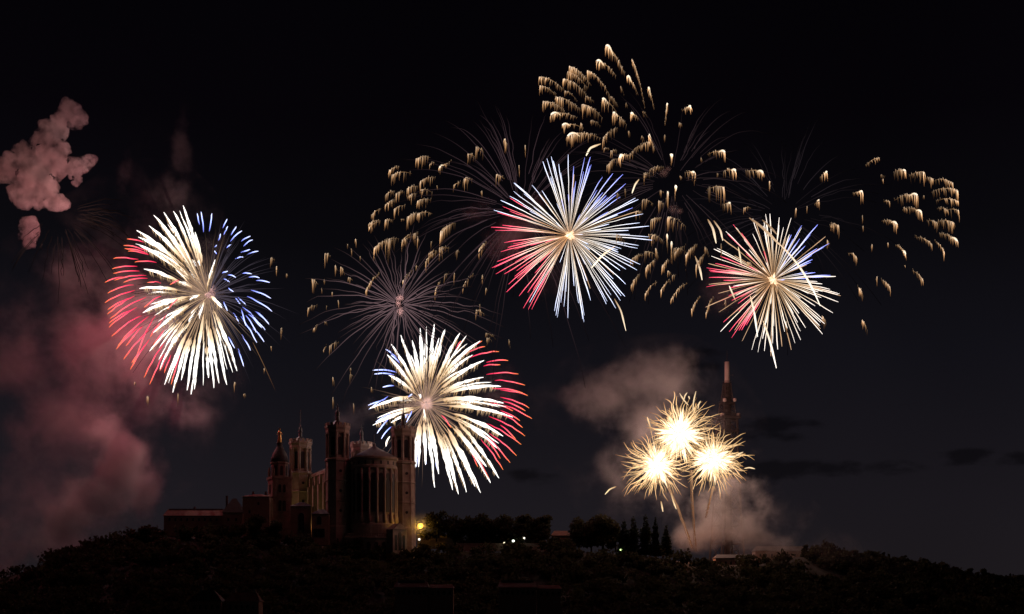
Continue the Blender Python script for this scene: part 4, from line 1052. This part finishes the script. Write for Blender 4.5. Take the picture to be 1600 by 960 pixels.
stroke(K_, zs(940, 600, 4.8, [(975, 570), (1020, 530), (1062, 512)]), 2.4, (1.0, .7, .4), (1.1, .8, .5), 'stray_spark')
Zs = Burst('firework_burst', 'almost burnt-out burst of faint brown ember trails under the pink smoke puff', 92, 335, 940, 110)
for i in range(50): ember(Zs, random.uniform(-2.6, .2) if i % 3 else random.uniform(-.3, .35), random.uniform(25, 55), random.uniform(60, 125), np.array((.026, .013, .012)) * random.uniform(.4, 1.3), 1.1, wob=1.2)
for b in (A, B, C, D_, E, Fg, Gg, Hg, I_, J_, K_, Zs): b.finish()

# light thrown by the burning stars, and one added light for the pink puffs
def glow_at(b, px, py, D, col, watts): point_light('burst_glow', P(px, py, D), col, watts, b.o)
RED = (1.0, .07, .16)
for px, py in ((196, 425), (186, 490), (205, 550), (240, 598)): glow_at(A, px, py, 936, RED, 32000)
glow_at(A, 320, 455, 965, (1.0, .56, .50), 200000)
glow_at(Zs, 130, 325, 900, (1.0, .40, .36), 150000)  # added light that brightens the pink puffs, far stronger than these embers
glow_at(A, 385, 420, 955, (.45, .5, 1.0), 25000)
glow_at(B, 668, 628, 944, (1.0, .6, .52), 40000)
for px, py in ((805, 590), (790, 680)): glow_at(B, px, py, 975, RED, 16000)
glow_at(C, 890, 368, 775, (1.0, .50, .36), 13000)
for px, py in ((785, 365), (800, 425)): glow_at(C, px, py, 800, RED, 16000)
glow_at(D_, 1208, 438, 775, (1.0, .50, .34), 13000)
for px, py in ((1125, 430), (1150, 500)): glow_at(D_, px, py, 800, RED, 10000)
glow_at(I_, 1061, 672, 893, (1.0, .60, .50), 50000)
glow_at(J_, 1022, 725, 888, (1.0, .60, .48), 40000)
glow_at(K_, 1118, 715, 888, (1.0, .60, .48), 45000)
glow_at(I_, 1088, 850, 850, (1.0, .28, .10), 8000)
glow_at(E, 628, 470, 960, (1.0, .5, .45), 16000)
glow_at(Gg, 1045, 300, 860, (1.0, .5, .4), 22000)

# ================================================================== SMOKE
def smoke_cloud(name, label, blobs, D, dens, scale, rough=2.5, detail=8, col=(.9, .88, .88), stretch=(1, 1, 1), kind='stuff', cat='smoke'):
    """blobs: (px, py, rx, ry, depth offset, depth radius m, weight); uneven smoke fills them"""
    m, n = mat_base(name)
    geo = n.new('ShaderNodeNewGeometry'); pos = geo.outputs['Position']
    nzd = n.new('ShaderNodeTexNoise'); nzd.inputs['Scale'].default_value = scale * .6; nzd.inputs['Detail'].default_value = 2
    n.l.new(pos, nzd.inputs['Vector'])
    warp = n.vmath('SCALE', n.vmath('SUBTRACT', nzd.outputs['Color'], (.5, .5, .5))); warp.node.inputs['Scale'].default_value = .55 / scale
    wpos = n.vmath('ADD', pos, warp)
    acc = None; hull = []; dens *= 1.9
    for px, py, rx, ry, dz, rd, w in blobs:
        rd *= .5
        c = P(px, py, D + dz); k = KPX * (D + dz)
        v = n.vmath('MULTIPLY', n.vmath('SUBTRACT', wpos, tuple(c)), (1 / (rx * k), 1 / rd, 1 / (ry * k)))
        d = n.vmath('LENGTH', v, out=1)
        g = n.math('MULTIPLY', n.maprange(d, 1.0, .0), w)
        acc = g if acc is None else n.math('SMOOTH_MAX', acc, g, .25)
        for i in range(48):
            a = i * 2.39996; zc = 1 - 2 * (i + .5) / 48; q = math.sqrt(1 - zc * zc)
            hull.append((c.x + rx * k * 1.08 * q * math.cos(a), c.y + rd * 1.08 * zc, c.z + ry * k * 1.08 * q * math.sin(a)))
    sc = n.vmath('MULTIPLY', wpos, stretch)
    nz = n.new('ShaderNodeTexNoise'); nz.inputs['Scale'].default_value = scale; nz.inputs['Detail'].default_value = detail; nz.inputs['Roughness'].default_value = .66
    n.l.new(sc, nz.inputs['Vector'])
    edge = n.math('ADD', n.math('MULTIPLY', acc, 1.0), n.math('MULTIPLY', n.math('SUBTRACT', nz.outputs[0], .5), rough))
    f = n.math('MULTIPLY', n.maprange(edge, .05, 1.35), n.maprange(acc, 0.0, .45))
    den = n.math('MULTIPLY', f, dens)
    vol = n.new('ShaderNodeVolumePrincipled'); vol.inputs['Color'].default_value = (*col, 1); n.l.new(den, vol.inputs['Density'])
    vol.inputs['Anisotropy'].default_value = 0.0
    o = n.new('ShaderNodeOutputMaterial'); n.l.new(vol.outputs[0], o.inputs['Volume'])
    bm = bmesh.new()
    for h in hull: bm.verts.new(h)
    r = bmesh.ops.convex_hull(bm, input=bm.verts)
    bmesh.ops.delete(bm, geom=[e for e in r['geom_interior'] if isinstance(e, bmesh.types.BMVert)], context='VERTS')
    me = bpy.data.meshes.new(name); bm.to_mesh(me); bm.free()
    return tag(link(name, me, m), label, cat, kind=kind)

smoke_cloud('smoke', 'wide dim reddish smoke drifting left of the large white burst',
            [(150, 545, 170, 150, 0, 50, .9), (40, 560, 150, 160, 0, 50, .7), (215, 515, 105, 130, -10, 38, 1.2), (110, 660, 200, 130, 0, 50, .75), (250, 620, 130, 100, 0, 40, .6), (130, 430, 130, 110, 0, 40, .5), (60, 750, 160, 140, 0, 45, .55), (235, 340, 110, 90, 0, 30, .2), (300, 650, 90, 80, 0, 30, .4)], 975, .016, .034)
smoke_cloud('smoke', 'brownish red smoke column leaning over the left slope of the hill',
            [(190, 735, 72, 88, 0, 28, 1.3), (150, 785, 90, 62, -10, 28, 1.1), (100, 812, 85, 60, -30, 26, 1.1), (228, 775, 44, 60, -10, 22, 1.2), (30, 850, 110, 65, -50, 26, .8), (160, 680, 65, 70, 0, 24, .7), (-20, 880, 80, 55, -52, 26, .7), (110, 855, 70, 35, -55, 20, .6)], 905, .065, .045)
smoke_cloud('smoke', 'mauve grey smoke cloud drifting up left of the golden bursts',
            [(1015, 592, 140, 70, 0, 28, 1.1), (1050, 570, 80, 48, 0, 22, .9), (935, 622, 110, 62, 0, 26, .9), (1000, 660, 120, 95, 0, 28, .7), (985, 730, 105, 110, 0, 28, .5), (1030, 770, 110, 90, 0, 28, .5), (1110, 680, 90, 90, 10, 22, .4)], 915, .022, .045)
smoke_cloud('smoke', 'pale warm smoke billowing low over the launching site',
            [(1120, 815, 82, 74, 0, 20, 1.2), (1085, 840, 52, 46, 0, 16, 1.2), (1170, 815, 70, 84, 0, 20, .85), (1195, 850, 100, 54, 0, 20, .6), (1150, 765, 65, 75, 0, 18, .6), (1240, 870, 110, 38, 0, 18, .4)], 872, .062, .07)
smoke_cloud('smoke', 'thin veil of smoke drifting over the right-hand ridge', [(1300, 865, 150, 45, 0, 20, .8), (1390, 895, 130, 40, 0, 20, .5), (1220, 860, 90, 40, 0, 16, .7)], 795, .006, .05)
smoke_cloud('smoke', 'faint dark reddish smoke wisps standing above the large left burst', [(284, 235, 26, 95, 0, 12, 1.0), (275, 300, 45, 50, 0, 14, .9), (195, 270, 22, 60, 0, 12, .7), (235, 310, 45, 45, 0, 14, .6)], 960, .006, .09)
smoke_cloud('smoke', 'faint wisps of smoke between the basilica spires', [(545, 655, 40, 45, 0, 18, 1.0), (575, 640, 30, 40, 0, 15, .7)], 990, .012, .06)
smoke_cloud('smoke', 'thin smoke added as the glow round the yellow street lamp', [(657, 822, 34, 34, 0, 14, 1.2)], 841, .022, .15, rough=.8)  # added volume that catches the lamp light as a halo
smoke_cloud('smoke', 'smoke, partly added for the crimson glow halo, behind the left rim of the large rayed burst', [(795, 370, 62, 75, 0, 22, .9), (750, 330, 50, 40, 0, 18, .6), (830, 320, 40, 30, 0, 18, .6), (850, 430, 70, 60, 0, 20, .4)], 830, .012, .05)  # faint drifting smoke, thickened at the rim to carry the red halo
smoke_cloud('smoke', 'thin smoke added for the red glow halo behind the smaller rayed burst', [(1135, 450, 60, 70, 0, 20, .9), (1190, 410, 70, 60, 0, 20, .5)], 830, .008, .05)  # added so the rim lights show as a red halo
smoke_cloud('smoke', 'thin smoke added for the glow halo behind the burst by the right tower', [(780, 620, 60, 80, 0, 22, .9), (690, 620, 80, 70, 0, 22, .7)], 1000, .008, .05)  # added to give this burst a soft halo

# thick billowing puffs, top left: solid-edged smoke
def puffs(label, D, spheres, dens, seed, name='smoke_puff'):
    bm = bmesh.new(); k = KPX * D
    for (px, py, r) in spheres:
        c = P(px, py, D + random.uniform(-.35, .35) * r * k)
        bmesh.ops.create_icosphere(bm, subdivisions=3, radius=r * k * 1.08, matrix=Matrix.Translation(c))
    me = bpy.data.meshes.new(name); bm.to_mesh(me); bm.free()
    o = link(name, me)
    md = o.modifiers.new('union', 'REMESH'); md.mode = 'VOXEL'; md.voxel_size = .65
    dg = bpy.context.evaluated_depsgraph_get()
    me2 = bpy.data.meshes.new_from_object(o.evaluated_get(dg)); o.modifiers.clear(); o.data = me2
    m2 = len(me2.vertices); co = np.empty(m2 * 3); me2.vertices.foreach_get('co', co); co = co.reshape(-1, 3)
    nn = np.empty(m2 * 3); me2.vertices.foreach_get('normal', nn); nn = nn.reshape(-1, 3)
    for i in range(m2):
        p = Vector(co[i])
        d = noise.fractal(p * .11, 1.0, 2.0, 5) * 3.0 - abs(noise.noise(p * .26)) * 2.2 - abs(noise.noise(p * .6)) * 1.2 + 1.3
        co[i] += nn[i] * d
    me2.vertices.foreach_set('co', co.ravel()); me2.update()
    m, n = mat_base('thick_smoke')
    vol = n.new('ShaderNodeVolumePrincipled'); vol.inputs['Color'].default_value = (.97, .95, .95, 1); 
    ge = n.new('ShaderNodeNewGeometry'); tz = n.new('ShaderNodeTexNoise'); tz.inputs['Scale'].default_value = .13; tz.inputs['Detail'].default_value = 7; tz.inputs['Roughness'].default_value = .65
    n.l.new(ge.outputs['Position'], tz.inputs['Vector'])
    n.l.new(n.math('MULTIPLY', n.maprange(tz.outputs[0], .38, .60, .03, 1.0), dens), vol.inputs['Density'])
    oo = n.new('ShaderNodeOutputMaterial'); n.l.new(vol.outputs[0], oo.inputs['Volume'])
    me2.materials.append(m)
    return tag(o, label, 'smoke')
q = lambda l: [(x / 3.2, 100 + y / 3.2, r / 3.2) for x, y, r in l]
puffs('tall billowing puff of pink smoke high at the left edge', 950, q([(340,230,50),(385,255,48),(300,280,42),(390,300,32),(250,335,55),(225,390,55),(285,330,45),(300,420,45),(250,470,65),(115,440,42),(150,475,55),(60,520,62),(0,530,65),(-60,540,70),(190,540,68),(290,510,55),(370,525,40),(410,505,36),(448,485,22),(150,600,62),(100,630,50),(125,680,42),(195,680,42),(275,700,42),(305,685,32),(230,620,55),(395,580,18),(375,600,14)]), .15, 1)
puffs('small separate round puff of pink smoke below the tall puff at left', 950, q([(150,825,42),(168,805,30),(130,850,32),(165,850,34),(135,900,20),(165,905,14)]), .15, 2)
smoke_cloud('smoke_knot', 'soft rosy smoke knot at the heart of the large left white burst', [(327, 464, 17, 14, 0, 5, 1.2), (318, 466, 14, 12, 0, 5, 1.0), (330, 452, 13, 14, 0, 5, 1.0)], 935, .12, .22, rough=1.2, kind='thing')
smoke_cloud('smoke_knot', 'small upright rosy smoke knot at the heart of the dim mauve burst', [(625, 466, 9, 9, 0, 3, 1.3), (622, 474, 7, 9, 0, 3, 1.1), (625, 487, 9, 14, 0, 3, .9)], 970, .25, .3, rough=1.2, kind='thing')
smoke_cloud('smoke_knot', 'rosy smoke knot at the heart of the burst behind the right tower', [(665, 632, 17, 16, 0, 5, 1.2), (669, 626, 12, 12, 0, 5, 1.0)], 956, .14, .25, rough=1.2, kind='thing')
smoke_cloud('smoke_knot', 'small soft rosy smoke knot left of the highest golden shell centre', [(1038, 270, 14, 13, 0, 4, 1.1), (1044, 264, 10, 9, 0, 4, 1.0)], 838, .06, .25, rough=1.4, kind='thing')
smoke_cloud('smoke_knot', 'small soft rosy smoke knot in the middle of the highest golden shell', [(1052, 327, 14, 12, 0, 4, 1.1), (1060, 331, 11, 9, 0, 4, 1.0)], 838, .08, .25, rough=1.4, kind='thing')
